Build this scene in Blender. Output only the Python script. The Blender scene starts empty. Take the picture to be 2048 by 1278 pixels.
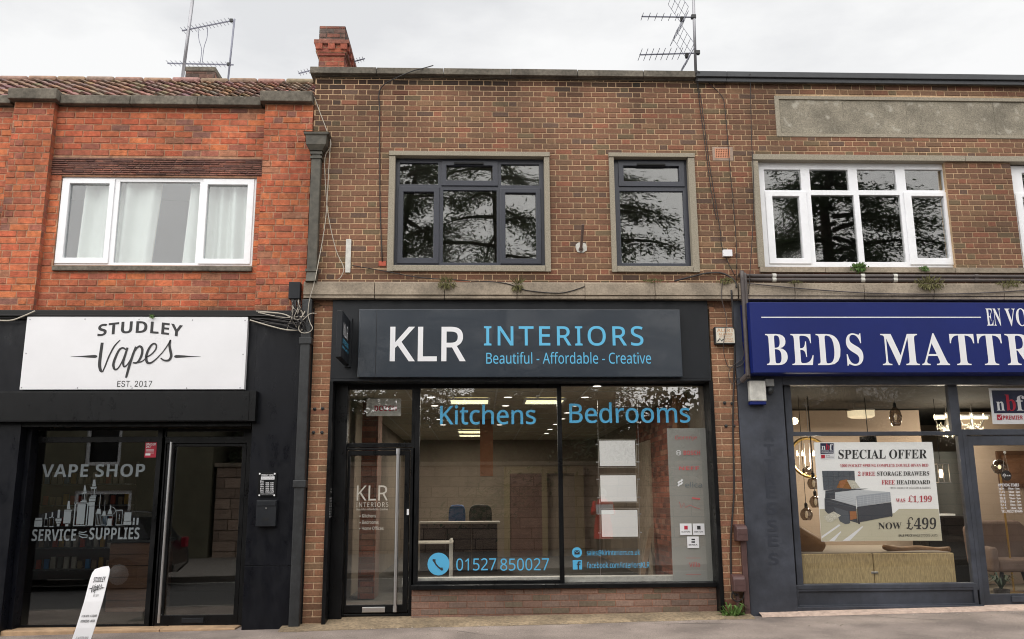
import bpy, bmesh, math, random, os
from mathutils import Vector, Matrix
SC = bpy.context.scene
COL = SC.collection
# ---------------------------------------------------------------- camera
F, CX, CY = 1756.0, 1024.0, 639.0
CAM = Vector((0.0, -10.9, 1.362))
BR = Vector((0.99930592, -0.03671253, -0.00631336))
BU = Vector((-0.0012206, -0.20165885, 0.97945506))
BF = Vector((0.03723142, 0.97876754, 0.2015637))
cd = bpy.data.cameras.new('camera'); cam = bpy.data.objects.new('camera', cd); COL.objects.link(cam)
cd.sensor_width = 36; cd.lens = F / 2048 * 36; cd.clip_end = 2000; cd.clip_start = 0.05
mw = Matrix.Identity(4)
for i in range(3):
    mw[i][0], mw[i][1], mw[i][2], mw[i][3] = BR[i], BU[i], -BF[i], CAM[i]
cam.matrix_world = mw
SC.camera = cam
# ---------------------------------------------------------------- sky and light (overcast)
SUN_EL, SUN_AZ = 53.0, 196.0        # azimuth clockwise from +Y
w = bpy.data.worlds.new('World'); SC.world = w; w.use_nodes = True
nt = w.node_tree; nt.nodes.clear()
out = nt.nodes.new('ShaderNodeOutputWorld'); bg = nt.nodes.new('ShaderNodeBackground')
sky = nt.nodes.new('ShaderNodeTexSky'); sky.sky_type = 'NISHITA'; sky.sun_disc = False
sky.sun_elevation = math.radians(SUN_EL); sky.sun_rotation = math.radians(SUN_AZ)
tc = nt.nodes.new('ShaderNodeTexCoord')
mp = nt.nodes.new('ShaderNodeMapping'); mp.inputs['Scale'].default_value = (1.6, 1.6, 4.0)
nz = nt.nodes.new('ShaderNodeTexNoise'); nz.inputs['Scale'].default_value = 2.2; nz.inputs['Detail'].default_value = 6; nz.inputs['Roughness'].default_value = 0.55
rp = nt.nodes.new('ShaderNodeValToRGB')
rp.color_ramp.elements[0].position = 0.36; rp.color_ramp.elements[0].color = (3.4, 3.43, 3.5, 1)
rp.color_ramp.elements[1].position = 0.6; rp.color_ramp.elements[1].color = (4.25, 4.25, 4.25, 1)
mx = nt.nodes.new('ShaderNodeMixRGB'); mx.inputs[0].default_value = 0.985
nt.links.new(tc.outputs['Generated'], mp.inputs[0]); nt.links.new(mp.outputs[0], nz.inputs['Vector'])
nt.links.new(nz.outputs['Fac'], rp.inputs[0]); nt.links.new(sky.outputs[0], mx.inputs[1]); nt.links.new(rp.outputs[0], mx.inputs[2])
nt.links.new(mx.outputs[0], bg.inputs[0]); bg.inputs[1].default_value = 0.078
nt.links.new(bg.outputs[0], out.inputs[0])
sd = bpy.data.lights.new('sun', 'SUN'); sun = bpy.data.objects.new('sun', sd); COL.objects.link(sun)
sd.energy = 1.5; sd.angle = math.radians(110); sd.color = (1.0, 0.965, 0.92)
el, az = math.radians(SUN_EL), math.radians(SUN_AZ)
sdir = Vector((math.sin(az) * math.cos(el), math.cos(az) * math.cos(el), math.sin(el)))
sun.rotation_euler = sdir.to_track_quat('Z', 'Y').to_euler()
SC.view_settings.view_transform = 'Standard'; SC.view_settings.look = 'None'
SC.view_settings.exposure = 1.55; SC.view_settings.gamma = 1.0; SC.view_settings.use_curve_mapping = False
SC.render.engine = 'CYCLES'
cy = SC.cycles
cy.use_denoising = True
try: cy.denoising_input_passes = 'RGB_ALBEDO_NORMAL'; cy.denoising_prefilter = 'ACCURATE'
except Exception: pass
cy.max_bounces = 8; cy.diffuse_bounces = 4; cy.glossy_bounces = 4; cy.transmission_bounces = 6; cy.transparent_max_bounces = 24
cy.sample_clamp_indirect = 6.0
cy.filter_width = 1.05
# ---------------------------------------------------------------- helpers
def P(x, y, Y):
    """world (X, Z) where the sight line of photo pixel (x, y) meets the real plane at depth Y"""
    d = BF * F + BR * (x - CX) - BU * (y - CY)
    p = CAM + d * ((Y - CAM.y) / d.y)
    return p.x, p.z
def R(x0, y0, x1, y1, Y):
    xm, ym = (x0 + x1) / 2, (y0 + y1) / 2
    return P(x0, ym, Y)[0], P(x1, ym, Y)[0], P(xm, y1, Y)[1], P(xm, y0, Y)[1]      # X0 X1 Z0 Z1
def L3(x, y, Y):
    X, Z = P(x, y, Y); return Vector((X, Y, Z))
def lin(c):
    return tuple(((v / 255) / 12.92 if v / 255 <= 0.04045 else ((v / 255 + 0.055) / 1.055) ** 2.4) for v in c)
def A(r, g, b, k=0.85):
    """surface albedo whose lit colour reads as that sRGB value"""
    return tuple(min(0.9, v * k) for v in lin((r, g, b)))
def mat(name, col, rough=0.6, metal=0.0, nscale=0, namt=0.0, bump=0.0, bscale=60, emit=None, estr=0, spec=0.5, attr=False, stretch=None, coat=0, rvar=0, big=0, spots=None):
    m = bpy.data.materials.new(name); m.use_nodes = True
    n = m.node_tree; b = n.nodes['Principled BSDF']; lk = n.links.new
    b.inputs['Roughness'].default_value = rough; b.inputs['Metallic'].default_value = metal
    b.inputs['Specular IOR Level'].default_value = spec; b.inputs['Coat Weight'].default_value = coat
    b.inputs['Base Color'].default_value = (*col, 1)
    t = n.nodes.new('ShaderNodeTexCoord'); vec = t.outputs['Object']
    if stretch:
        mp = n.nodes.new('ShaderNodeMapping'); mp.inputs['Scale'].default_value = stretch; lk(vec, mp.inputs[0]); vec = mp.outputs[0]
    src = None
    if attr:
        a = n.nodes.new('ShaderNodeAttribute'); a.attribute_name = 'col'; src = a.outputs['Color']
    if nscale:
        z = n.nodes.new('ShaderNodeTexNoise'); z.inputs['Scale'].default_value = nscale; z.inputs['Detail'].default_value = 8; z.inputs['Roughness'].default_value = 0.65
        lk(vec, z.inputs['Vector'])
        r = n.nodes.new('ShaderNodeMapRange'); r.inputs[1].default_value = 0.3; r.inputs[2].default_value = 0.7
        r.inputs[3].default_value = 1 - namt; r.inputs[4].default_value = 1 + namt * 0.7
        lk(z.outputs['Fac'], r.inputs[0])
        x = n.nodes.new('ShaderNodeMixRGB'); x.blend_type = 'MULTIPLY'; x.inputs[0].default_value = 1
        x.inputs[1].default_value = (*col, 1)
        if src: lk(src, x.inputs[1])
        lk(r.outputs[0], x.inputs[2]); src = x.outputs[0]
    if big and src:
        z = n.nodes.new('ShaderNodeTexNoise'); z.inputs['Scale'].default_value = abs(big); z.inputs['Detail'].default_value = 4; lk(t.outputs['Object'], z.inputs['Vector'])
        r = n.nodes.new('ShaderNodeMapRange'); r.inputs[1].default_value = 0.35; r.inputs[2].default_value = 0.65; r.inputs[3].default_value = 0.68; r.inputs[4].default_value = 1.16
        lk(z.outputs['Fac'], r.inputs[0]); x = n.nodes.new('ShaderNodeMixRGB'); x.blend_type = 'MULTIPLY'; x.inputs[0].default_value = 1
        lk(src, x.inputs[1]); lk(r.outputs[0], x.inputs[2]); src = x.outputs[0]
    if spots and src:
        z = n.nodes.new('ShaderNodeTexNoise'); z.inputs['Scale'].default_value = spots[0]; z.inputs['Detail'].default_value = 7; z.inputs['Roughness'].default_value = 0.6; lk(t.outputs['Object'], z.inputs['Vector'])
        r = n.nodes.new('ShaderNodeMapRange'); r.inputs[1].default_value = spots[1]; r.inputs[2].default_value = spots[1] + 0.1; lk(z.outputs['Fac'], r.inputs[0])
        x = n.nodes.new('ShaderNodeMixRGB'); x.inputs[2].default_value = (*spots[2], 1); m_ = n.nodes.new('ShaderNodeMath'); m_.operation = 'MULTIPLY'; m_.inputs[1].default_value = spots[3]
        lk(r.outputs[0], m_.inputs[0]); lk(m_.outputs[0], x.inputs[0]); lk(src, x.inputs[1]); src = x.outputs[0]
    if rvar:
        z = n.nodes.new('ShaderNodeTexNoise'); z.inputs['Scale'].default_value = 4.5; z.inputs['Detail'].default_value = 8; z.inputs['Roughness'].default_value = 0.7
        mp2 = n.nodes.new('ShaderNodeMapping'); mp2.inputs['Scale'].default_value = (1.6, 1.6, 0.7); lk(t.outputs['Object'], mp2.inputs[0]); lk(mp2.outputs[0], z.inputs['Vector'])
        r = n.nodes.new('ShaderNodeMapRange'); r.inputs[1].default_value = 0.35; r.inputs[2].default_value = 0.65; r.inputs[3].default_value = max(0.1, rough - rvar); r.inputs[4].default_value = rough + rvar
        lk(z.outputs['Fac'], r.inputs[0]); lk(r.outputs[0], b.inputs['Roughness'])
    if src: lk(src, b.inputs['Base Color'])
    if bump:
        z = n.nodes.new('ShaderNodeTexNoise'); z.inputs['Scale'].default_value = bscale; z.inputs['Detail'].default_value = 6
        lk(vec, z.inputs['Vector'])
        u = n.nodes.new('ShaderNodeBump'); u.inputs['Strength'].default_value = bump; u.inputs['Distance'].default_value = 0.01
        lk(z.outputs['Fac'], u.inputs['Height']); lk(u.outputs[0], b.inputs['Normal'])
    if emit:
        b.inputs['Emission Color'].default_value = (*emit, 1); b.inputs['Emission Strength'].default_value = estr
    m['src'] = 1
    return m
def glass(name, k=2.0, tint=(1, 1, 1), wav=0.0, base=0.0, rough=0.0):
    m = bpy.data.materials.new(name); m.use_nodes = True; n = m.node_tree; n.nodes.clear(); lk = n.links.new
    o = n.nodes.new('ShaderNodeOutputMaterial'); mixs = n.nodes.new('ShaderNodeMixShader')
    tr = n.nodes.new('ShaderNodeBsdfTransparent'); tr.inputs[0].default_value = (*tint, 1)
    gl = n.nodes.new('ShaderNodeBsdfGlossy'); gl.inputs['Roughness'].default_value = rough
    ge = n.nodes.new('ShaderNodeNewGeometry'); dt = n.nodes.new('ShaderNodeVectorMath'); dt.operation = 'DOT_PRODUCT'
    ab = n.nodes.new('ShaderNodeMath'); ab.operation = 'ABSOLUTE'; om = n.nodes.new('ShaderNodeMath'); om.operation = 'SUBTRACT'; om.inputs[0].default_value = 1
    pw = n.nodes.new('ShaderNodeMath'); pw.operation = 'POWER'; pw.inputs[1].default_value = 5
    fr = n.nodes.new('ShaderNodeMath'); fr.operation = 'MULTIPLY_ADD'; fr.inputs[1].default_value = 0.96; fr.inputs[2].default_value = 0.04
    lk(ge.outputs['Normal'], dt.inputs[0]); lk(ge.outputs['Incoming'], dt.inputs[1]); lk(dt.outputs['Value'], ab.inputs[0]); lk(ab.outputs[0], om.inputs[1]); lk(om.outputs[0], pw.inputs[0]); lk(pw.outputs[0], fr.inputs[0])
    mt = n.nodes.new('ShaderNodeMath'); mt.operation = 'MULTIPLY_ADD'; mt.inputs[1].default_value = k; mt.inputs[2].default_value = base; mt.use_clamp = True
    lk(fr.outputs[0], mt.inputs[0]); lk(mt.outputs[0], mixs.inputs[0]); lk(tr.outputs[0], mixs.inputs[1]); lk(gl.outputs[0], mixs.inputs[2])
    if wav:
        t = n.nodes.new('ShaderNodeTexCoord'); z = n.nodes.new('ShaderNodeTexNoise'); z.inputs['Scale'].default_value = 2.4; z.inputs['Detail'].default_value = 2
        u = n.nodes.new('ShaderNodeBump'); u.inputs['Strength'].default_value = wav; u.inputs['Distance'].default_value = 0.02
        lk(t.outputs['Object'], z.inputs['Vector']); lk(z.outputs['Fac'], u.inputs['Height']); lk(u.outputs[0], gl.inputs['Normal'])
    lk(mixs.outputs[0], o.inputs[0]); return m
# fonts bundled with Blender itself
def _font(fn):
    try: return bpy.data.fonts.load(os.path.join(bpy.utils.system_resource('DATAFILES', path='fonts'), fn))
    except Exception: return None
FONT = _font('NotoSansMath-Regular.woff2'); FONT2 = _font('Inter.woff2')
def serif(s):
    if FONT is None: return s
    o = ''
    for c in s:
        if 'A' <= c <= 'Z': o += chr(0x1D400 + ord(c) - 65)
        elif 'a' <= c <= 'z': o += chr(0x1D41A + ord(c) - 97)
        elif '0' <= c <= '9': o += chr(0x1D7CE + ord(c) - 48)
        else: o += c
    return o
_tc = {}
def sansbold(s):
    if FONT is None: return s
    o = ''
    for c in s:
        if 'A' <= c <= 'Z': o += chr(0x1D5D4 + ord(c) - 65)
        elif 'a' <= c <= 'z': o += chr(0x1D5EE + ord(c) - 97)
        elif '0' <= c <= '9': o += chr(0x1D7EC + ord(c) - 48)
        else: o += c
    return o
def tgeo(s, font, bold, spacing):
    if font == 'serif': bold = 0.0
    elif bold > 0.008: font, bold = 'bold', 0.0
    key = (s, font, bold, spacing)
    if key in _tc: return _tc[key]
    c = bpy.data.curves.new('txt', 'FONT'); c.body = serif(s) if font == 'serif' else sansbold(s) if font == 'bold' else s
    f = FONT2 if font == 'inter' else FONT
    if f: c.font = f
    c.offset = bold; c.space_character = spacing; c.resolution_u = 4; c.fill_mode = 'FRONT'
    o = bpy.data.objects.new('txt', c); COL.objects.link(o)
    dg = bpy.context.evaluated_depsgraph_get(); me = o.evaluated_get(dg).to_mesh()
    vs = [v.co.copy() for v in me.vertices]; fs = [tuple(p.vertices) for p in me.polygons]
    o.evaluated_get(dg).to_mesh_clear(); bpy.data.objects.remove(o); bpy.data.curves.remove(c)
    xs = [v.x for v in vs]; ys = [v.y for v in vs]; x0, x1, y0, y1 = min(xs), max(xs), min(ys), max(ys)
    _tc[key] = ([((v.x - x0) / (x1 - x0), (v.y - y0) / (y1 - y0)) for v in vs], fs, (x1 - x0) / (y1 - y0))
    return _tc[key]
class MB:
    def __init__(s): s.v = []; s.f = []; s.m = []; s.c = []
    def add(s, vs, fs, mi=0, col=(1, 1, 1)):
        o = len(s.v); s.v.extend(tuple(p) for p in vs)
        for f in fs: s.f.append(tuple(i + o for i in f)); s.m.append(mi); s.c.append(col)
    def box(s, x0, x1, y0, y1, z0, z1, mi=0, col=(1, 1, 1)):
        s.add([(x, y, z) for z in (z0, z1) for y in (y0, y1) for x in (x0, x1)],
              [(0, 2, 3, 1), (4, 5, 7, 6), (0, 1, 5, 4), (2, 6, 7, 3), (0, 4, 6, 2), (1, 3, 7, 5)], mi, col); return s
    def rbox(s, M, sx, sy, sz, mi=0, col=(1, 1, 1)):
        vs = [M @ Vector((x * sx / 2, y * sy / 2, z * sz / 2)) for z in (-1, 1) for y in (-1, 1) for x in (-1, 1)]
        s.add(vs, [(0, 2, 3, 1), (4, 5, 7, 6), (0, 1, 5, 4), (2, 6, 7, 3), (0, 4, 6, 2), (1, 3, 7, 5)], mi, col); return s
    def quad(s, a, b, c, d, mi=0, col=(1, 1, 1)): s.add([a, b, c, d], [(0, 1, 2, 3)], mi, col); return s
    def plate(s, x0, x1, z0, z1, yf, yb, holes=(), mi=0, col=(1, 1, 1)):
        """slab in the XZ plane from yf (front) to yb with rectangular holes (hx0,hx1,hz0,hz1)"""
        xs = sorted({x0, x1, *[min(max(h[k], x0), x1) for h in holes for k in (0, 1)]})
        zs = sorted({z0, z1, *[min(max(h[k], z0), z1) for h in holes for k in (2, 3)]})
        def solid(i, j):
            if i < 0 or j < 0 or i >= len(xs) - 1 or j >= len(zs) - 1: return False
            cx, cz = (xs[i] + xs[i + 1]) / 2, (zs[j] + zs[j + 1]) / 2
            return not any(h[0] < cx < h[1] and h[2] < cz < h[3] for h in holes)
        idx = {}; vs = []; fs = []
        def V(i, j, k):
            if (i, j, k) not in idx: idx[i, j, k] = len(vs); vs.append((xs[i], (yf, yb)[k], zs[j]))
            return idx[i, j, k]
        for i in range(len(xs) - 1):
            for j in range(len(zs) - 1):
                if not solid(i, j): continue
                fs.append((V(i, j, 0), V(i + 1, j, 0), V(i + 1, j + 1, 0), V(i, j + 1, 0)))
                fs.append((V(i, j, 1), V(i, j + 1, 1), V(i + 1, j + 1, 1), V(i + 1, j, 1)))
                for di, dj, a, b in ((-1, 0, (0, 0), (0, 1)), (1, 0, (1, 1), (1, 0)), (0, -1, (1, 0), (0, 0)), (0, 1, (0, 1), (1, 1))):
                    if not solid(i + di, j + dj):
                        p, q = (i + a[0], j + a[1]), (i + b[0], j + b[1])
                        fs.append((V(*p, 0), V(*q, 0), V(*q, 1), V(*p, 1)))
        s.add(vs, fs, mi, col); return s
    def prism(s, pts, y0, y1, mi=0, col=(1, 1, 1)):
        """polygon in XZ extruded from y0 to y1"""
        n = len(pts); vs = [(p[0], y0, p[1]) for p in pts] + [(p[0], y1, p[1]) for p in pts]
        s.add(vs, [tuple(range(n)), tuple(range(2 * n - 1, n - 1, -1))] + [(i, i + n, (i + 1) % n + n, (i + 1) % n) for i in range(n)], mi, col); return s
    def tube(s, pts, r, n=6, mi=0, cap=True, col=(1, 1, 1)):
        pts = [Vector(p) for p in pts]; rs = r if isinstance(r, (list, tuple)) else [r] * len(pts)
        vs = []; fs = []; up = None
        for i, p in enumerate(pts):
            t = (pts[min(i + 1, len(pts) - 1)] - pts[max(i - 1, 0)]); t = t.normalized() if t.length > 1e-9 else Vector((0, 0, 1))
            if up is None: up = t.orthogonal().normalized()
            up = (up - t * up.dot(t)); up = up.normalized() if up.length > 1e-6 else t.orthogonal().normalized()
            sd = t.cross(up)
            for k in range(n):
                a = 2 * math.pi * k / n; vs.append(p + (up * math.cos(a) + sd * math.sin(a)) * rs[i])
        for i in range(len(pts) - 1):
            for k in range(n):
                k2 = (k + 1) % n; fs.append((i * n + k, i * n + k2, (i + 1) * n + k2, (i + 1) * n + k))
        if cap: fs += [tuple(range(n - 1, -1, -1)), tuple(range((len(pts) - 1) * n, len(pts) * n))]
        s.add(vs, fs, mi, col); return s
    def lathe(s, c, prof, n=20, mi=0, axis='z', col=(1, 1, 1)):
        """profile [(r, h)] turned about an axis through c"""
        c = Vector(c); vs = []; fs = []
        for r, h in prof:
            for k in range(n):
                a = 2 * math.pi * k / n; x, y = r * math.cos(a), r * math.sin(a)
                vs.append(c + (Vector((x, y, h)) if axis == 'z' else Vector((x, h, y)) if axis == 'y' else Vector((h, x, y))))
        for i in range(len(prof) - 1):
            for k in range(n):
                k2 = (k + 1) % n; fs.append((i * n + k, i * n + k2, (i + 1) * n + k2, (i + 1) * n + k))
        fs += [tuple(range(n)), tuple(range((len(prof) - 1) * n, len(prof) * n))]
        s.add(vs, fs, mi, col); return s
    def text(s, t, x0, x1, z0, z1, Y, mi=0, font='sans', bold=0.0, sp=1.0, warp=None, fn=None):
        vs, fs, asp = tgeo(t, font, bold, sp)
        o = []
        for u, v in vs:
            dz = warp(u) if warp else 0
            o.append(fn(u, v) if fn else (x0 + (x1 - x0) * u, Y, z0 + (z1 - z0) * v + dz))
        s.add(o, fs, mi); return s
    def tpx(s, t, x0, y0, x1, y1, Y, mi=0, **k):
        X0, X1, Z0, Z1 = R(x0, y0, x1, y1, Y); return s.text(t, X0, X1, Z0, Z1, Y, mi, **k)
    def stroke(s, pts, wd, Y, mi=0):
        """flat ribbon along (X, Z) points"""
        n = len(pts); vs = []
        for i in range(n):
            a, b = pts[max(i - 1, 0)], pts[min(i + 1, n - 1)]; dx, dz = b[0] - a[0], b[1] - a[1]; l = math.hypot(dx, dz) or 1
            q = (wd[i] if isinstance(wd, (list, tuple)) else wd) / 2
            vs += [(pts[i][0] - dz / l * q, Y, pts[i][1] + dx / l * q), (pts[i][0] + dz / l * q, Y, pts[i][1] - dx / l * q)]
        s.add(vs, [(2 * i, 2 * i + 1, 2 * i + 3, 2 * i + 2) for i in range(n - 1)], mi); return s
    def disc(s, x, z, r, Y, mi=0, n=28):
        s.add([(x + r * math.cos(2 * math.pi * k / n), Y, z + r * math.sin(2 * math.pi * k / n)) for k in range(n)], [tuple(range(n))], mi); return s
    def mark(s): s.__dict__.setdefault('marks', []).append(len(s.f)); return s
    def split(s, name, mats, parent):
        """one child object per marked run of faces"""
        ms = [0] + [m for m in getattr(s, 'marks', []) if m > 0] + [len(s.f)]
        for a, c in zip(ms, ms[1:]):
            if c <= a: continue
            t = MB(); mp = {}
            for i in range(a, c):
                fc = []
                for v in s.f[i]:
                    if v not in mp: mp[v] = len(t.v); t.v.append(s.v[v])
                    fc.append(mp[v])
                t.f.append(tuple(fc)); t.m.append(s.m[i]); t.c.append(s.c[i])
            t.build(name, mats, parent)
    def build(s, name, mats, parent=None, bevel=0, smooth=False, seg=2):
        me = bpy.data.meshes.new(name); me.from_pydata(s.v, [], s.f)
        mats = mats if isinstance(mats, (list, tuple)) else [mats]
        for m in mats: me.materials.append(m)
        me.polygons.foreach_set('material_index', s.m)
        at = me.attributes.new('col', 'FLOAT_COLOR', 'FACE')
        at.data.foreach_set('color', [q for c in s.c for q in (c[0], c[1], c[2], 1.0)])
        if smooth: me.polygons.foreach_set('use_smooth', [True] * len(s.f))
        me.update()
        o = bpy.data.objects.new(name, me); COL.objects.link(o)
        if parent: o.parent = parent
        if bevel:
            b = o.modifiers.new('bevel', 'BEVEL'); b.width = bevel; b.segments = seg; b.limit_method = 'ANGLE'; b.angle_limit = math.radians(40)
        return o
def tag(o, label=None, cat=None, group=None, kind=None):
    if label: o['label'] = label
    if cat: o['category'] = cat
    if group: o['group'] = group
    if kind: o['kind'] = kind
    return o
def empty(name, label=None, cat=None, group=None, parent=None):
    o = bpy.data.objects.new(name, None); COL.objects.link(o); o.empty_display_size = 0.2
    if parent: o.parent = parent
    return tag(o, label, cat, group)
def dup(root, loc, label, group=None):
    r = root.copy(); COL.objects.link(r); r.location = loc; r['label'] = label
    if group: r['group'] = group
    for ch in list(root.children):
        c = ch.copy(); COL.objects.link(c); c.parent = r
        for g in list(ch.children):
            d = g.copy(); COL.objects.link(d); d.parent = c
    return r
def lamp(parent, loc, energy, size=0.4, kind='AREA', col=(1.0, 0.9, 0.72)):
    l = bpy.data.lights.new('lamp_light', kind); l.energy = energy; l.color = col
    if kind == 'AREA': l.size = size
    else: l.shadow_soft_size = size
    o = bpy.data.objects.new('lamp_light', l); COL.objects.link(o); o.parent = parent; o.location = loc; return o
def pound(b, x0, x1, z0, z1, pt, mi=0):
    """a pound sign drawn as thick and thin strokes; pt maps (u, v) to a point"""
    S = [([(.92, .78), (.88, .95), (.66, 1.0), (.46, .93), (.38, .74), (.42, .5), (.42, .28), (.3, .1), (.12, .06)], [.12, .1, .07, .1, .17, .19, .16, .1, .05]), ([(.1, .49), (.72, .49)], [.06, .06]), ([(.06, .1), (.3, .12), (.55, .03), (.8, .02), (.96, .2)], [.07, .1, .13, .12, .04])]
    for pts, wd in S:
        sp = smoothpath([Vector((*p, 0)) for p in pts], 4) if len(pts) > 2 else [Vector((*p, 0)) for p in pts]
        ws = [wd[min(int(i * (len(wd) - 1) / max(1, len(sp) - 1)), len(wd) - 1)] for i in range(len(sp))]
        t = MB(); t.stroke([(p.x, p.y * 1.5) for p in sp], [w_ * 1.1 for w_ in ws], 0)
        b.add([pt(x0 + (x1 - x0) * v[0], z0 + (z1 - z0) * v[2] / 1.5) for v in t.v], t.f, mi)
def smoothpath(pts, n=6):
    pts = [Vector(p) for p in pts]
    if len(pts) < 3: return pts
    o = []
    for i in range(len(pts) - 1):
        p0, p1, p2, p3 = pts[max(i - 1, 0)], pts[i], pts[i + 1], pts[min(i + 2, len(pts) - 1)]
        for k in range(n):
            t = k / n
            o.append(0.5 * ((2 * p1) + (p2 - p0) * t + (2 * p0 - 5 * p1 + 4 * p2 - p3) * t * t + (3 * p1 - p0 - 3 * p2 + p3) * t ** 3))
    o.append(pts[-1]); return o
def bricks(mb, x0, x1, z0, z1, Y, pal, mort, rng, holes=(), course=0.0745, S=0.2225, H=0.1115, bond='flemish', joint=0.0105, jit=0.0012, proud=0.006, back=0.25, yjit=0.0015, stain=None, anchor=0.0):
    """courses of separate brick faces standing proud of a mortar slab"""
    def shade(c, x, z):
        k = rng.uniform(0.86, 1.12); c = tuple(v * k for v in c)
        if stain: q = stain(x, z); c = tuple(v * q for v in c)
        return c
    mb.plate(x0, x1, z0, z1, Y + proud, Y + back, holes, 0, mort)
    row = 0; z = z0
    while z < z1 - 0.01:
        za, zb = z + joint / 2, min(z + course, z1) - joint / 2
        if bond == 'flemish': seq = (S, H); x = anchor + (row % 2) * (S + H) / 2; x -= math.ceil((x - x0) / (S + H)) * (S + H)
        elif bond == 'stretcher': seq = (S,); x = x0 - S + (row % 2) * S / 2 + rng.uniform(-0.01, 0.01)
        elif bond == 'pier': seq = (x1 - x0,) if row % 2 else ((x1 - x0) / 2,); x = x0
        elif bond == 'pier2': seq = (S, x1 - x0 - S) if row % 2 else (x1 - x0 - S, S); x = x0
        else: seq = None; x = x0 - rng.uniform(0, S)
        k = 0
        while x < x1 - 0.005:
            wd = seq[k % len(seq)] if seq else rng.choice((S, S, H, H * 0.95)); k += 1
            xa, xb = max(x, x0) + joint / 2 * (x > x0), min(x + wd, x1) - joint / 2 * (x + wd < x1); x += wd
            if xb - xa < 0.012: continue
            parts = [(xa, xb, za, zb)]
            for h in holes:
                np_ = []
                for a, b, c, d in parts:
                    if h[0] >= b or h[1] <= a or h[2] >= d or h[3] <= c: np_.append((a, b, c, d)); continue
                    if min(h[3], d) - max(h[2], c) < 0.35 * (d - c):
                        if h[2] > c: np_.append((a, b, c, h[2]))
                        else: np_.append((a, b, h[3], d))
                        continue
                    if h[0] > a + 0.012: np_.append((a, h[0], c, d))
                    if h[1] < b - 0.012: np_.append((h[1], b, c, d))
                parts = np_
            for a, b, c, d in parts:
                j = lambda: rng.uniform(-jit, jit)
                yf = Y + rng.uniform(-yjit, yjit); e = 0.003
                fr = [(a + e + j(), yf, c + e + j()), (b - e + j(), yf, c + e + j()), (b - e + j(), yf, d - e + j()), (a + e + j(), yf, d - e + j())]
                bk = [(a, Y + proud, c), (b, Y + proud, c), (b, Y + proud, d), (a, Y + proud, d)]
                mb.add(bk + fr, [(4, 5, 6, 7), (0, 1, 5, 4), (1, 2, 6, 5), (2, 3, 7, 6), (3, 0, 4, 7)], 0, shade(rng.choices([p[0] for p in pal], [p[1] for p in pal])[0], (a + b) / 2, (c + d) / 2))
        z += course; row += 1
def ysides(mb, xs, y0, y1, z0, z1, pal, mort, rng, course, S=0.11, face=1, joint=0.01):
    """brick courses on a return face at X = xs looking along +X (face=1) or -X"""
    z = z0; row = 0
    mb.quad((xs, y0, z0), (xs, y1, z0), (xs, y1, z1), (xs, y0, z1), 0, mort)
    while z < z1 - 0.01:
        za, zb = z + joint / 2, min(z + course, z1) - joint / 2
        y = y0 - (row % 2) * S / 2
        while y < y1 - 0.01:
            a, b = max(y, y0) + 0.002, min(y + S, y1) - 0.004; y += S
            if b - a < 0.01: continue
            k = rng.uniform(0.85, 1.1); c = tuple(v * k for v in rng.choices([p[0] for p in pal], [p[1] for p in pal])[0])
            X = xs + face * 0.004
            mb.add([(X, a, za), (X, b, za), (X, b, zb), (X, a, zb)], [(0, 1, 2, 3)], 0, c)
        z += course; row += 1
# ---------------------------------------------------------------- materials
rng = random.Random(7)
M = {}
M['brick'] = mat('brick', (0.3, 0.15, 0.1), 0.9, nscale=38, namt=0.3, bump=0.5, bscale=140, attr=True, big=0.9)
M['oldbrick'] = mat('old_brick', (0.3, 0.15, 0.1), 0.9, nscale=16, namt=0.38, bump=0.9, bscale=70, attr=True, big=1.1, spots=(9, 0.6, A(190, 150, 124), 0.3))
M['stone'] = mat('weathered_stone', A(168, 154, 136), 0.92, nscale=40, namt=0.3, big=3.2, bump=0.5, bscale=120)
M['granite'] = mat('speckled_stone', A(164, 155, 138), 0.9, nscale=70, namt=0.35, bump=0.4, bscale=180)
M['dkstone'] = mat('dark_stone', A(116, 109, 98), 0.95, nscale=24, big=3, namt=0.4, bump=0.6, bscale=90)
M['render_'] = mat('mottled_render', A(156, 148, 132), 0.95, nscale=55, namt=0.4, big=2.6, spots=(5.5, 0.56, A(206, 200, 186), 0.55), bump=0.8, bscale=110)
M['tile'] = mat('roof_tile', A(150, 112, 100), 0.9, nscale=14, namt=0.4, bump=0.5, bscale=60, attr=True)
M['lead'] = mat('dark_metal_trim', A(62, 64, 68), 0.55, nscale=5, namt=0.2)
M['black'] = mat('black_paint', A(15, 16, 18), 0.4, rvar=0.18, spec=0.22, nscale=3, namt=0.35, bump=0.05, bscale=20)
M['blackmatt'] = mat('black_matt', A(14, 14, 15), 0.7)
M['navy'] = mat('black_blue_panel', A(16, 18, 25), 0.4, rvar=0.16, spec=0.22, nscale=2.5, namt=0.25, bump=0.03, bscale=8)
M['anth'] = mat('anthracite_frame', A(50, 53, 64), 0.35)
M['fasc'] = mat('anthracite_panel', A(29, 32, 37), 0.46, rvar=0.14, spec=0.3, nscale=2, namt=0.2)
M['signgrey'] = mat('sign_panel_grey', A(46, 54, 64), 0.25, nscale=1.3, namt=0.15, coat=0.2)
M['greyp'] = mat('grey_shopfront_paint', A(64, 68, 78), 0.55, rvar=0.15, nscale=7, namt=0.28, big=1.7, bump=0.04, bscale=25)
M['upvc'] = mat('white_frame', A(240, 241, 244, 0.96), 0.3, nscale=6, namt=0.06)
M['white'] = mat('white_panel', A(238, 238, 241, 0.9), 0.4, nscale=2, namt=0.04)
M['paper'] = mat('white_paper', (0.88, 0.88, 0.87), 0.8)
M['dirtywhite'] = mat('dirty_white', A(214, 212, 204), 0.6, nscale=14, namt=0.25)
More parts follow.
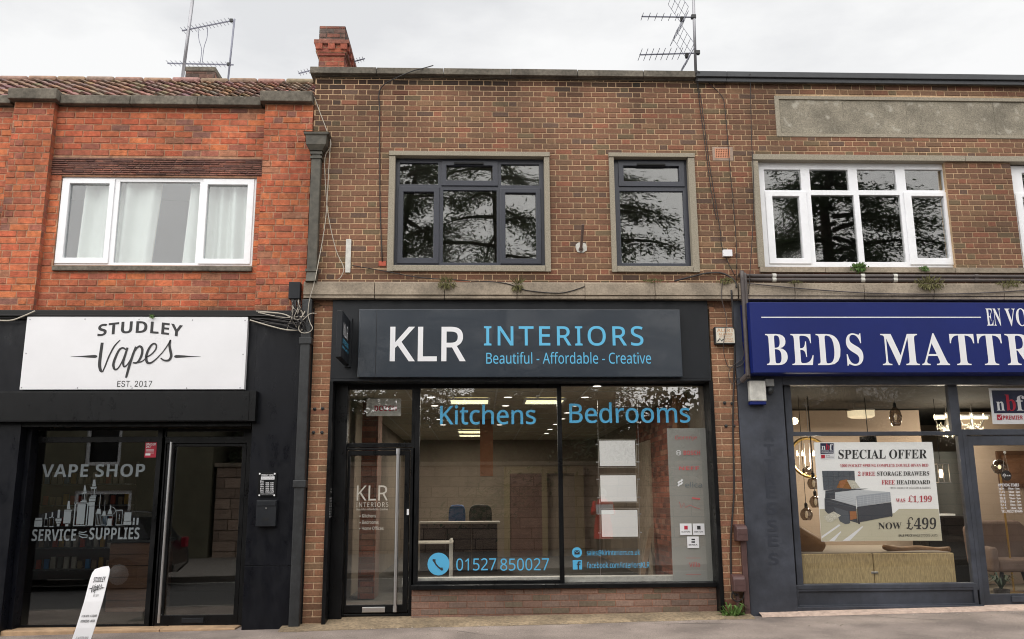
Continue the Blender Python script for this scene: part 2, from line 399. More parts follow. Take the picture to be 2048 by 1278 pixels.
M['blue'] = mat('blue_sign_panel', A(17, 34, 106), 0.5, nscale=1.6, namt=0.1, spec=0.3)
M['letwhite'] = mat('white_letters', A(243, 243, 246), 0.5)
M['letsky'] = mat('sky_blue_letters', A(96, 190, 232), 0.5)
M['letsky2'] = mat('glass_blue_letters', A(86, 180, 226), 0.6)
M['letgrey'] = mat('etched_letters', A(116, 124, 128), 0.7)
M['letfaint'] = mat('faint_letters', A(196, 190, 178), 0.7)
M['dark'] = mat('dark_print', A(48, 48, 50), 0.6)
M['red'] = mat('red_print', A(190, 36, 62), 0.6)
M['pinkred'] = mat('faded_red_print', A(205, 105, 105), 0.7)
M['steel'] = mat('brushed_steel', (0.62, 0.62, 0.62), 0.32, 1.0)
M['alu'] = mat('dull_aluminium', (0.32, 0.32, 0.34), 0.45, 0.8)
M['rod'] = mat('aerial_rod', A(132, 134, 148), 0.5, 0.3)
M['iron'] = mat('weathered_iron', A(84, 80, 70), 0.6, nscale=9, namt=0.55, bump=0.3, bscale=40)
M['ironblack'] = mat('black_iron', A(40, 42, 44), 0.5, nscale=8, namt=0.5, bump=0.2, bscale=30)
M['brown'] = mat('brown_plastic', A(92, 68, 66), 0.45, nscale=12, namt=0.2)
M['pipegrey'] = mat('grey_brown_pipe', A(84, 76, 74), 0.5, nscale=9, namt=0.25)
M['cableblk'] = mat('black_cable', A(42, 38, 38), 0.6)
M['cablewht'] = mat('pale_cable', A(190, 182, 168), 0.6)
M['leaf'] = mat('moss_green', (0.12, 0.15, 0.03), 0.8, nscale=40, namt=0.5)
M['weed'] = mat('weed_green', (0.09, 0.17, 0.035), 0.6, nscale=30, namt=0.4)
M['glass_up'] = glass('upstairs_glass', 1.9, (0.96, 0.97, 0.96), wav=0.012, base=0.0, rough=0.006)
M['glass_curtain'] = glass('upstairs_glass_clear', 1.6, (0.96, 0.98, 0.99), base=0.025)
M['glass_shop'] = glass('shop_glass', 1.2, (0.99, 0.992, 0.99), base=0.0)
M['glass_klr'] = glass('display_glass', 2.8, (0.99, 0.992, 0.99))
M['glass_dark'] = glass('tinted_shop_glass', 2.2, (0.9, 0.91, 0.9), base=0.015)
M['glass_lamp'] = glass('smoked_glass', 2.5, (0.45, 0.4, 0.36), base=0.03)
M['film'] = None
M['lamp'] = mat('lit_panel', (0.9, 0.9, 0.8), 0.5, emit=(1.0, 0.94, 0.55), estr=0.5)
M['spot'] = mat('lit_spot', (0.9, 0.9, 0.8), 0.5, emit=(1.0, 0.93, 0.8), estr=1.0)
M['bulb'] = mat('lit_bulb', (0.9, 0.8, 0.6), 0.5, emit=(1.0, 0.8, 0.5), estr=1.3)
M['crystal'] = mat('lit_crystal', (0.9, 0.85, 0.7), 0.2, emit=(1.0, 0.82, 0.52), estr=0.2)
def frosted():
    m = bpy.data.materials.new('frosted_film'); m.use_nodes = True; n = m.node_tree; n.nodes.clear(); lk = n.links.new
    o = n.nodes.new('ShaderNodeOutputMaterial'); a = n.nodes.new('ShaderNodeMixShader'); a.inputs[0].default_value = 0.78
    t = n.nodes.new('ShaderNodeBsdfTransparent'); t.inputs[0].default_value = (0.8, 0.82, 0.8, 1)
    d = n.nodes.new('ShaderNodeBsdfDiffuse'); d.inputs[0].default_value = (*A(196, 196, 190), 1)
    lk(t.outputs[0], a.inputs[1]); lk(d.outputs[0], a.inputs[2]); lk(a.outputs[0], o.inputs[0]); return m
M['film'] = frosted()
def pal(*t): return [(A(*c, k), wt) for c, wt, k in t]
PK = pal(((136, 97, 75), 6, 0.85), ((130, 93, 72), 6, 0.85), ((141, 98, 75), 4, 0.85), ((124, 94, 73), 4, 0.85), ((147, 95, 73), 1.6, 0.85), ((118, 99, 75), 1.6, 0.85), ((108, 84, 71), 1.2, 0.85), ((138, 105, 79), 2, 0.85))
PV = pal(((196, 109, 73), 6, 0.92), ((186, 103, 71), 6, 0.92), ((178, 100, 74), 4, 0.92), ((205, 119, 76), 3, 0.92), ((164, 98, 79), 2.5, 0.92), ((148, 100, 86), 1.0, 0.92), ((192, 99, 69), 3, 0.92), ((172, 115, 87), 1.4, 0.92))
PP = pal(((150, 124, 110), 4, 0.8), ((138, 116, 104), 4, 0.8), ((158, 126, 110), 3, 0.8), ((134, 118, 100), 2, 0.8), ((146, 112, 98), 0.5, 0.8))
PI = pal(((150, 92, 74), 4, 0.8), ((170, 104, 84), 3, 0.8), ((120, 76, 64), 3, 0.8), ((176, 130, 108), 1, 0.8))
PPI = pal(((160, 116, 88), 5, 0.84), ((148, 108, 82), 5, 0.84), ((166, 117, 88), 4, 0.84), ((140, 110, 84), 2, 0.84), ((152, 104, 82), 2, 0.84)); MORT_K = A(210, 178, 142, 0.82); MORT_V = A(190, 144, 114, 0.85); MORT_P = A(168, 124, 104, 0.8)
def room(parent, x0, x1, y0, y1, z0, z1, mw_, mf, mc):
    t = 0.04
    b = MB(); b.box(x0 - t, x0, y0, y1, z0, z1); b.box(x1, x1 + t, y0, y1, z0, z1); b.box(x0 - t, x1 + t, y1, y1 + t, z0, z1); b.build('interior_wall', mw_, parent)
    MB().box(x0 - t, x1 + t, y0, y1 + t, z0 - t, z0).build('interior_floor', mf, parent)
    return MB().box(x0 - t, x1 + t, y0, y1 + t, z1, z1 + t).build('interior_ceiling', mc, parent)
def win(parent, outer, panes, sashes, Yf, fm, gm, depth=0.06, name='window', bev=0.006, sill=None, proud=0.018):
    """frame with panes; sashes = [(outer px rect, pane index)]"""
    w_ = empty(name, parent=parent)
    hs = [R(*p, Yf) for p in panes]
    MB().plate(*R(*outer, Yf), Yf, Yf + depth, hs).build('frame', fm, w_, bevel=bev)
    for so, i in sashes:
        MB().plate(*R(*so, Yf), Yf - proud, Yf - 0.001, [hs[i]]).build('sash', fm, w_, bevel=bev)
    for h in hs:
        MB().box(h[0] - 0.003, h[1] + 0.003, Yf + 0.024, Yf + 0.032, h[2] - 0.003, h[3] + 0.003).build('pane', gm, w_)
    return w_
def slabs(mb, x0, x1, y0, y1, z0, z1, joints, gap=0.006, mi=0):
    """a stone run cut by narrow joints"""
    js = [x0] + sorted(j for j in joints if x0 < j < x1) + [x1]
    for a, b in zip(js, js[1:]):
        r = rng.uniform(-0.003, 0.003)
        mb.box(a + gap / 2, b - gap / 2, y0 + r, y1, z0 + rng.uniform(-0.001, 0.001), z1 + rng.uniform(-0.002, 0.002), mi)
# ================================================================= KLR interiors building (middle)
XA, XB, XE = -2.185, 3.33, 9.6         # party lines
klr = empty('brick_building', 'two storey brown brick shop with anthracite windows upstairs and KLR shopfront', 'building', 'terrace of brick shops')
ZBT = P(1040, 566, -0.13)[1]; ZBB = P(1040, 590, -0.13)[1]; ZBL = P(1040, 597, -0.12)[1]
ZCB = P(1000, 152, -0.08)[1]; ZCT = P(1000, 138, -0.08)[1]
W1O, W1I = (776, 303, 1100.5, 542.5), (788.5, 314, 1089.5, 530.5)
W2O, W2I = (1221, 306, 1394.5, 544), (1231, 316, 1381, 532)
W3O, W3I = (1511, 313, 1925, 541), (1523, 322, 1902, 535)
def hole(px, d=0.02): q = R(*px, 0); return (q[0] + d, q[1] - d, q[2] + d, q[3] - d)
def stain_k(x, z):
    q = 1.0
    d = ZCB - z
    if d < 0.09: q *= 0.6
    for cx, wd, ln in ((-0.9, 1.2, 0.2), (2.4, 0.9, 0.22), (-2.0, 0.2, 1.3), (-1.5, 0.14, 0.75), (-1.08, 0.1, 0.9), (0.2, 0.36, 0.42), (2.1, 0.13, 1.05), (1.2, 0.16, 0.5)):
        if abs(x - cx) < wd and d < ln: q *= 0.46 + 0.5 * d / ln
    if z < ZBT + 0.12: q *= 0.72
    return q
b = MB()
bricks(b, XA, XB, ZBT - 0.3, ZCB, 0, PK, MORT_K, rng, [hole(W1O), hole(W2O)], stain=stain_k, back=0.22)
b.build('wall', M['brick'], klr)
def surround(parent, O, I, Y=-0.03, lip=0.014, m='granite'):
    o, i = R(*O, Y), R(*I, Y); b = MB(); zt = i[3] + 0.01
    b.box(o[0], i[0], Y, 0.2, o[2], zt); b.box(i[1], o[1], Y, 0.2, o[2], zt)
    b.box(o[0] - 0.004, o[1] + 0.004, Y - 0.012, 0.2, zt + 0.003, o[3])
    b.box(i[0] + 0.002, i[1] - 0.002, Y - 0.006, 0.2, o[2] + 0.002, i[2])
    return b.build('surround', M[m], parent, bevel=0.005)
w1 = win(klr, (787.5, 313, 1090.5, 532), [(799.6, 326, 876, 368.5), (893, 332, 985, 361.5), (1002.5, 329, 1078, 370.5), (806, 384.5, 867, 516), (886, 380.8, 993.5, 525), (1011, 386.5, 1072, 517.5)],
         [((883, 322.5, 996, 372.5), 1), ((795, 374, 878.5, 528), 3), ((1000.5, 377.5, 1082.5, 528.5), 5)], 0.07, M['anth'], M['glass_up'])
surround(w1, W1O, W1I)
MB().box(*R(908, 324.5, 967, 328, 0.03)[:2], 0.03, 0.05, *R(908, 324.5, 967, 328, 0.03)[2:]).build('trickle_vent', M['blackmatt'], w1, bevel=0.003)
w2 = win(klr, (1230, 315, 1382, 533), [(1247, 333, 1357.7, 363.5), (1241.5, 382.5, 1369, 526)], [((1236.7, 322, 1368.7, 373.8), 0)], 0.07, M['anth'], M['glass_up'])
surround(w2, W2O, W2I)
h = R(1274, 327, 1331, 330.5, 0.03); MB().box(h[0], h[1], 0.03, 0.05, h[2], h[3]).build('trickle_vent', M['blackmatt'], w2, bevel=0.003)
# coping and parapet
XCT = P(1391, 140, -0.09)[0]
b = MB(); slabs(b, P(619.5, 140, -0.09)[0], XCT, -0.09, 0.3, ZCB + 0.012, ZCT, [P(x, 140, -0.09)[0] for x in (753, 887, 1022, 1155, 1287)])
b.box(P(626, 160, -0.03)[0], XCT, -0.03, 0.25, ZCB, ZCB + 0.011)
b.build('coping', M['dkstone'], klr, bevel=0.008)
def trim(parent, x0, x1):
    b = MB(); zt = P(1700, 145, -0.1)[1]; zb = P(1700, 157, -0.1)[1]
    b.box(x0, x1, -0.1, 0.3, zb + 0.008, zt); b.box(x0, x1, -0.07, -0.05, zb - 0.05, zb + 0.007)
    b.build('roof_trim', M['lead'], parent, bevel=0.006)
    b = MB(); slabs(b, x0, x1, -0.05, 0.28, zb - 0.035, zb - 0.004, [P(x, 155, -0.05)[0] for x in (1420, 1552, 1684, 1815, 1936)]); b.build('coping', M['dkstone'], parent)
trim(klr, XCT + 0.004, XB)
# stone band over the shopfront
def band(parent, x0, x1, joints):
    b = MB(); slabs(b, x0, x1, -0.13, 0.1, ZBB, ZBT, joints); slabs(b, x0, x1, -0.115, 0.1, ZBL, ZBB - 0.003, joints)
    b.box(x0, x1, -0.10, 0.05, ZBT, ZBT + 0.02)
    return b.build('stone_band', M['stone'], parent, bevel=0.006)
band(klr, P(606.5, 575, -0.13)[0], P(1476, 575, -0.13)[0], [P(x, 575, -0.13)[0] for x in (749, 889, 1034, 1170, 1310)])
# brick piers
XPL0, XPL1 = P(617, 925, 0)[0], P(655, 925, 0)[0]
XPR0, XPR1 = P(1434, 925, 0)[0], P(1482, 925, 0)[0]
for x0, x1, bd in ((XPL0, XPL1, 'pier'), (XPR0, XPR1, 'pier2')):
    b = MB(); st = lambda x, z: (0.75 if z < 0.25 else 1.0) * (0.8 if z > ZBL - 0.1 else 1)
    bricks(b, x0, x1, -0.12, ZBL + 0.002, 0, PPI, A(216, 186, 152, 0.9), rng, bond=bd, stain=st, back=0.3, course=0.0765, S=0.2225)
    b.build('pier', M['brick'], klr)
# fascia panel, soffit, jambs
fx0, fx1 = P(658, 675, -0.02)[0], P(1418, 675, -0.02)[0]; ZF0 = P(1040, 757.5, -0.02)[1]
fx0, fx1 = max(fx0, XPL1), min(fx1, XPR0)
b = MB(); b.box(fx0, fx1, -0.03, 0.1, ZF0, ZBL + 0.001); b.box(fx0, fx1, -0.028, 0.3, ZF0 - 0.03, ZF0 - 0.001)
b.build('fascia', M['fasc'], klr, bevel=0.004)
YG = 0.25; ZG = P(1040, 1232, 0.16)[1]
jL = P(690, 1000, 0.2)[0]
b = MB(); b.box(XPL1, XPL1 + 0.045, -0.05, 0.3, -0.1, ZF0 - 0.031); b.box(XPL1 + 0.046, jL, 0.17, 0.32, -0.05, ZF0 - 0.031); b.build('jamb', M['black'], klr, bevel=0.004)
MB().box(XPR0 - 0.05, XPR0, -0.01, 0.3, -0.05, ZF0 - 0.031).build('jamb', M['black'], klr, bevel=0.004)
# main display window (two panes), door, transom
dw = win(klr, (825, 766, 1432, 1169), [(838, 776, 1117, 1161), (1126, 771.5, 1420, 1164)], [], YG, M['black'], M['glass_klr'], depth=0.07, name='shop_window', bev=0.004)
h = R(822, 1168, 1436, 1177, 0.12); MB().box(h[0], XPR0 - 0.002, 0.11, 0.33, h[2], h[3]).build('sill', M['black'], dw, bevel=0.006)
px0, px1 = P(823, 1205, 0.16)[0], XPR0 - 0.003
b = MB(); bricks(b, px0, px1, -0.06, h[2] - 0.004, 0.16, PP, MORT_P, rng, bond='stretcher', S=0.225, course=0.0755, back=0.3); b.build('plinth', M['brick'], klr)
h = R(683, 766, 832, 895, YG); tr = R(690, 779, 823.5, 886, YG)
tw = win(klr, (683, 766, 830, 895), [(690, 779, 823.5, 886)], [], YG - 0.002, M['black'], M['glass_klr'], depth=0.06, name='transom_window', bev=0.004)
door = empty('door', parent=klr)
ZD0 = P(750, 1229, YG)[1]
do = R(684, 896, 828, 1229, YG); dl = R(690, 900, 818.5, 1228, YG); dg = R(696, 911, 807, 1210, YG)
MB().plate(do[0], do[1], do[2] - 0.02, do[3], YG, YG + 0.07, [dl]).build('frame', M['black'], door, bevel=0.004)
MB().plate(dl[0] + 0.006, dl[1] - 0.006, dl[2] + 0.012, dl[3] - 0.006, YG + 0.012, YG + 0.055, [dg]).build('leaf', M['black'], door, bevel=0.006)
MB().box(dg[0] - 0.003, dg[1] + 0.003, YG + 0.03, YG + 0.038, dg[2] - 0.003, dg[3] + 0.003).build('pane', M['glass_klr'], door)
hx = P(793, 1060, YG - 0.05)[0]; hz0, hz1 = P(792, 1223, YG - 0.05)[1], P(796, 898, YG - 0.05)[1]
b = MB(); b.tube([(hx, YG - 0.05, hz0), (hx, YG - 0.05, hz1)], 0.021, 12)
for z in (hz0 + 0.03, hz1 - 0.03): b.tube([(hx, YG - 0.05, z - 0.035), (hx, YG - 0.05, z + 0.035)], 0.027, 12); b.tube([(hx, YG - 0.05, z), (hx, YG + 0.02, z)], 0.012, 8)
b.build('handle', M['steel'], door, smooth=False)
h = R(724, 1214, 770, 1225, YG); MB().box(h[0], h[1], YG - 0.002, YG + 0.012, h[2], h[3]).build('letterbox', M['steel'], door, bevel=0.004)
h = R(813.5, 1018, 818, 1030, YG); MB().box(h[0], h[1], YG - 0.006, YG, h[2], h[3]).build('lock', M['white'], door, bevel=0.002)
YL = YG + 0.021
def glab(parent, items, m, Y=YL, name='lettering'):
    b = MB()
    for t, x0, y0, x1, y1, kw in items: b.mark(); b.tpx(t, x0, y0, x1, y1, Y, **kw)
    b.split(name, m, parent)
glab(door, [('KLR', 713.5, 971, 776, 1001, {}), ('INTERIORS', 712.5, 1004.7, 776.5, 1014, dict(sp=1.2)), ('Beautiful - Affordable - Creative', 713, 1016, 776, 1020.5, {}),
            ('• Kitchens', 719, 1028, 752, 1035, dict(font='inter')), ('• Bedrooms', 719, 1041, 757, 1048, dict(font='inter')), ('• Home Offices', 718.5, 1053, 767, 1060, dict(font='inter'))], M['letfaint'], Y=YG + 0.028)
for t_, x0_, y0_, x1_, y1_ in (('Kitchens', 880, 809, 1071.5, 849), ('Bedrooms', 1138.6, 804.5, 1380, 846)): MB().tpx(t_, x0_, y0_, x1_, y1_, YL, bold=0.006).build('lettering', M['letsky2'], dw)
b = MB(); b.tpx('01527', 912.5, 1116.5, 992.3, 1141, YL); b.mark(); b.tpx('850027', 1000.5, 1116.5, 1098, 1141, YL); b2 = b; b2.mark(); b = MB(); b.tpx('sales@klrinteriors.co.uk', 1173.5, 1099.5, 1280, 1111.5, YL); b.mark(); b.tpx('facebook.com/interiorsKLR', 1174, 1123.5, 1299, 1136, YL)
cx_, cz_ = P(877, 1128, YL); rr = P(899, 1128, YL)[0] - cx_; b2.disc(cx_, cz_, rr, YL)
k = rr / 112
ph = [(-44, 48, 34), (-46, 36, 30), (-38, 18, 17), (-24, -6, 15), (-4, -28, 15), (16, -42, 17), (32, -50, 30), (44, -46, 34)]
b2.stroke([(cx_ + x * k, cz_ + y * k) for x, y, q in ph], [q * k for x, y, q in ph], YL - 0.002, 1); b2.split('lettering', [M['letsky2'], M['dark']], dw)
b.mark(); mx_, mz_ = P(1154, 1104.8, YL); r2 = P(1164, 1104.8, YL)[0] - mx_; b.disc(mx_, mz_, r2, YL)
b.quad((mx_ - r2 * .52, YL - .002, mz_ - r2 * .4), (mx_ + r2 * .52, YL - .002, mz_ - r2 * .4), (mx_ + r2 * .52, YL - .002, mz_ + r2 * .4), (mx_ - r2 * .52, YL - .002, mz_ + r2 * .4), 1)
b.stroke([(mx_ - r2 * .5, mz_ + r2 * .36), (mx_, mz_ - r2 * .05), (mx_ + r2 * .5, mz_ + r2 * .36)], r2 * .1, YL - .004)
b.mark(); q = R(1145.5, 1120, 1164, 1139, YL); b.quad((q[0], YL, q[2]), (q[1], YL, q[2]), (q[1], YL, q[3]), (q[0], YL, q[3]))
b.tpx('f', 1153.5, 1122.5, 1162, 1139, YL - 0.002, 1, bold=0.03)
b.split('lettering', [M['letsky2'], M['dark']], dw)
fq = R(1340.5, 856, 1421, 1164, YL); MB().box(fq[0], fq[1], YL + 0.012, YL + 0.014, fq[2], fq[3]).build('frosted_film', M['film'], dw)
b = MB(); Y = YL + 0.002
b.tpx('Gorenje', 1350, 871, 1394, 881, Y, 0); b.mark(); b.tpx('BOSCH', 1367, 901, 1400, 910, Y, 0, bold=0.02); b.mark(); b.tpx('NEFF', 1358, 933, 1398, 940, Y, 0, bold=0.035)
b.mark(); b.tpx('elica', 1370, 964, 1404, 975, Y, 1); 
b.mark(); x, z = P(1357, 905.5, Y); rr = 0.03
b.stroke([(x + rr * math.cos(a * .3), z + rr * math.sin(a * .3)) for a in range(22)], 0.006, Y, 2)
b.stroke([(x - .012, z + .014), (x - .012, z - .014)], .005, Y, 2); b.stroke([(x + .012, z + .014), (x + .012, z - .014)], .005, Y, 2); b.stroke([(x - .012, z), (x + .012, z)], .005, Y, 2)
b.mark()
for dy in (0, 5.5): b.stroke([P(1356, 972 - dy, Y), P(1359, 968.5 - dy, Y), P(1362, 968 - dy, Y), P(1365, 964.5 - dy, Y)], 0.02, Y, 2)
b.mark(); b.stroke([P(1359, 1004, Y), P(1362, 1016, Y), P(1368, 1006, Y), P(1371, 1015, Y), P(1380, 1010, Y), P(1388, 1014, Y), P(1400, 1018, Y)], 0.006, Y, 0); b.stroke([P(1384, 996, Y), P(1400, 998, Y)], 0.02, Y, 0)
for y in (1116, 1149): b.mark(); b.stroke([P(1372, y, Y), P(1402, y, Y)], 0.004, Y, 0)
b.mark(); b.tpx('Villa', 1378, 1124, 1400, 1134, Y, 0)
b.split('film_print', [M['pinkred'], M['letgrey'], M['letwhite']], dw)
for (x0, y0, x1, y1), t, ic, lab in (((1360, 1047, 1383.5, 1070), 'SILESTONE', 'red', 'square white sticker with red emblem on the frosted glass strip'), ((1386, 1047, 1409, 1070), 'DEKTON', 'dark', 'square white sticker with grey arrow emblem on the frosted glass strip'), ((1374.5, 1073, 1398, 1096), 'SENSA', 'dark', 'square white sticker with two black bars, below the other two stickers')):
    q = R(x0, y0, x1, y1, YL - 0.003); t_ = empty('window_sticker', lab, 'sticker', 'stickers on the frosted glass')
    MB().box(q[0], q[1], YL - 0.004, YL - 0.002, q[2], q[3]).build('backing', M['white'], t_)
    b = MB(); xm, ym = (x0 + x1) / 2, (y0 + y1) / 2
    b.tpx(t, x0 + 3, ym + 3.5, x1 - 3, ym + 6.5, YL - 0.005, bold=0.01)
    for dy in ((-7, 0.5),) if t != 'SENSA' else ((-7, -4), (-2, 1)):
        g = R(xm - 3.5, ym + dy[0], xm + 3.5, ym + dy[1], YL); b.quad((g[0], YL - .005, g[2]), (g[1], YL - .005, g[2]), (g[1], YL - .005, g[3]), (g[0], YL - .005, g[3]), 1)
    b.build('print', [M['dark'], M[ic]], t_)
for (x0, y0, x1, y1), lab in (((1199, 881, 1270.5, 932), 'blank white poster in clear holder hanging in window, topmost of three'), ((1201, 950.5, 1272.5, 1003), 'blank white poster in clear holder hanging in window, middle of three'), ((1203.5, 1020, 1275.5, 1073.5), 'blank white poster in clear holder hanging in window, lowest of three')):
    t_ = empty('poster_holder', lab, 'poster holder', 'white posters hanging in the shop window'); Y = YG + 0.11
    q = R(x0, y0, x1, y1, Y); e = 0.018
    MB().box(q[0], q[1], Y, Y + 0.003, q[2], q[3]).build('poster', M['paper'], t_)
    MB().box(q[0] - e, q[1] + e, Y + 0.004, Y + 0.009, q[2] - e, q[3] + e).build('acrylic_sheet', M['glass_shop'], t_)
    b = MB(); b.plate(q[0] - e, q[1] + e, q[2] - e, q[3] + e, Y - 0.001, Y + 0.003, [(q[0] - e + .004, q[1] + e - .004, q[2] - e + .004, q[3] + e - .004)]); b.build('rim', M['letfaint'], t_)
    for sx in (q[0] - e - 0.012, q[1] + e + 0.012):
        for sz in (q[2] + 0.05, q[3] - 0.05): MB().box(sx - 0.018, sx + 0.018, Y - 0.008, Y + 0.008, sz - 0.008, sz + 0.008).build('clip', M['steel'], t_)
# cable wires of the poster holders
t_ = empty('hanging_wires', 'pair of thin steel wires carrying the white posters in the window', 'wires')
for xa, xb in ((1195, 1201), (1275, 1281)): MB().tube([L3(xa, 800, YG + 0.115), L3(xb, 1150, YG + 0.115)], 0.0022, 5).build('wire', M['steel'], t_)
# interior
IW = mat('interior_plaster', A(138, 126, 110, 0.8), 0.9, nscale=1.5, namt=0.2); IF = mat('interior_carpet', A(96, 92, 84, 0.7), 0.9, nscale=30, namt=0.3)
IC = mat('ceiling_tile', A(200, 190, 170, 0.8), 0.9)
KX0, KX1, KZC = XPL1 + 0.03, 2.86, 2.8
room(klr, KX0, KX1, 0.3, 10.6, 0.05, KZC, IW, IF, IC)
b = MB()
for i in range(10): b.box(KX0, KX1, 0.9 + i * 1.0 - 0.012, 0.9 + i * 1.0 + 0.012, KZC - 0.006, KZC - 0.001)
for i in range(8): b.box(KX0 + 0.25 + i * 0.6 - 0.012, KX0 + 0.25 + i * 0.6 + 0.012, 0.32, 10.5, KZC - 0.011, KZC - 0.0065)
b.build('ceiling_grid', M['dirtywhite'], klr)
def ceilpos(x, y, zc):
    d = BF * F + BR * (x - CX) - BU * (y - CY); return CAM + d * ((zc - CAM.z) / d.z)
first = None
for i, (x, y, lab) in enumerate(((939, 802, 'square lit ceiling panel behind the word Kitchens'), (1088, 802, 'square lit ceiling panel behind the window mullion'), (943, 862.3, 'square lit ceiling panel deep in shop, nearer of the close pair'), (943.5, 870.2, 'square lit ceiling panel deep in shop, farther of the close pair'))):
    p = ceilpos(x, y, KZC - 0.02)
    if first is None:
        first = empty('ceiling_light', lab, 'ceiling light', 'square lit ceiling panels')
        MB().plate(-0.3, 0.3, -0.3, 0.3, -0.01, 0.018, [(-0.27, 0.27, -0.27, 0.27)]).build('frame', M['white'], first)
        MB().box(-0.268, 0.268, -0.004, 0.01, -0.268, 0.268).build('diffuser', M['lamp'], first)
        for c in first.children: c.rotation_euler = (-math.pi / 2, 0, 0)
        first.location = p
        lamp(first, (0, 0, -0.03), 13, col=(1.0, 0.92, 0.8))
    else: dup(first, p, lab)
fs_ = None
for x, y in ((862, 795), (869, 812), (879, 839), (886, 850), (1022, 776), (1016, 795), (1011, 812), (999, 850), (1194, 773), (1170, 795), (1151, 812), (1134, 826), (1124, 838), (1111, 849), (1100, 859), (1093, 867)):
    p = ceilpos(x, y, KZC - 0.012); lab = 'small round lit spotlight in the shop ceiling'
    if fs_ is None:
        fs_ = empty('ceiling_spotlight', lab, 'spotlight', 'round ceiling spotlights'); fs_.location = p
        MB().lathe((0, 0, 0), [(0.05, 0.0), (0.05, 0.01)], 16).build('lens', M['spot'], fs_); MB().lathe((0, 0, 0), [(0.05, 0.011), (0.065, 0.001), (0.065, 0.012)], 16).build('rim', M['white'], fs_)
    else: dup(fs_, p, lab)
# exposed brick side wall with plaster, timber post
b = MB()
pi_ = random.Random(3)
b2 = MB(); ysides(b2, KX1 - 0.09, 1.3, 4.6, 0.06, KZC - 0.01, PI, A(120, 96, 84), pi_, 0.078, 0.225, face=-1)
b2.box(KX1 - 0.085, KX1 - 0.002, 1.3, 4.6, 0.06, KZC - 0.01, 0, PI[2][0]); b2.build('exposed_brickwork', M['brick'], klr)
MB().box(KX1 - 0.13, KX1 - 0.09, 3.3, 4.6, 0.06, 2.3).build('plaster_patch', mat('old_plaster', A(176, 160, 140), 0.9, nscale=7, namt=0.35, bump=0.8, bscale=25), klr)
MB().box(KX1 - 0.16, KX1 - 0.005, 1.05, 1.29, 0.06, KZC - 0.01).build('timber_post', mat('timber', A(150, 104, 70), 0.7, nscale=6, namt=0.3, stretch=(8, 8, 0.6)), klr)
bricks(b3 := MB(), P(719, 1045, 1.6)[0], P(752, 1045, 1.6)[0], 0.06, KZC - 0.02, 1.6, PI, A(120, 96, 84), pi_, bond='pier2', S=0.2, course=0.078, back=0.5); b3.build('exposed_brickwork', M['brick'], klr)
h = R(838, 1153, 1420, 1163, 0.36); MB().box(XPL1 + 0.9, XPR0 - 0.06, 0.335, 0.5, h[2] - 0.04, h[3]).build('inner_ledge', M['dirtywhite'], klr, bevel=0.005)
b = MB()
for i_ in range(10):
    zq = P(664, 985 + i_ * 5.2, 0.05)[1]
    if i_ > 1: b.text('09:00 - 17:00', 0, 1, 0, 1, 0, fn=lambda u, v: (XPL1 + 0.0465, -0.02 + 0.15 * u, zq - 0.018 * (1 - v)))
    else: b.text(('Opening', 'Times')[i_], 0, 1, 0, 1, 0, fn=lambda u, v: (XPL1 + 0.0465, 0.02 + 0.08 * u, zq + 0.05 - 0.022 * (1 - v)))
b.build('hours_print', M['letwhite'], klr)
# back wall opening, door, reflected pillar, counter
YB_ = 10.5
fr = R(1008, 933, 1168, 1104, YB_); ho = R(1020, 947, 1084, 1104, YB_); ho2 = R(1095, 947, 1150, 1104, YB_)
MB().plate(fr[0], fr[1], 0.06, fr[3], YB_ - 0.05, YB_ + 0.05, [(ho[0], ho[1], 0.0, ho[3]), (ho2[0], ho2[1], 0.0, ho2[3])]).build('doorway_frame', mat('ochre_frame', A(128, 116, 88), 0.7), klr)
MB().box(ho[0], ho[1], YB_ - 0.02, YB_ + 0.06, 0.06, ho[3]).build('inner_door', mat('plum_door', A(98, 70, 60), 0.6, nscale=4, namt=0.3), klr)
h = R(960, 845, 986, 952, 5.0); MB().box(h[0], h[1], 5.0, 5.25, h[2], KZC - 0.015).build('reflected_pillar', mat('reflected_orange', A(160, 108, 74), 0.7), klr)  # orange box added indoors, standing in for a pillar reflected in the glass
t_ = empty('counter', 'long dark counter with a pale worktop inside the middle shop', 'counter')
h = R(836, 1042, 1000, 1136, 6.3)
MB().box(h[0], h[1], 6.2, 6.9, 0.93, 0.965).build('worktop', M['letfaint'], t_, bevel=0.004)
for i in range(3):
    a = h[0] + 0.04 + i * (h[1] - h[0] - 0.08) / 3; MB().box(a, a + (h[1] - h[0] - 0.08) / 3 - 0.01, 6.25, 6.85, 0.05, 0.93).build('cabinet', M['navy'], t_, bevel=0.004)
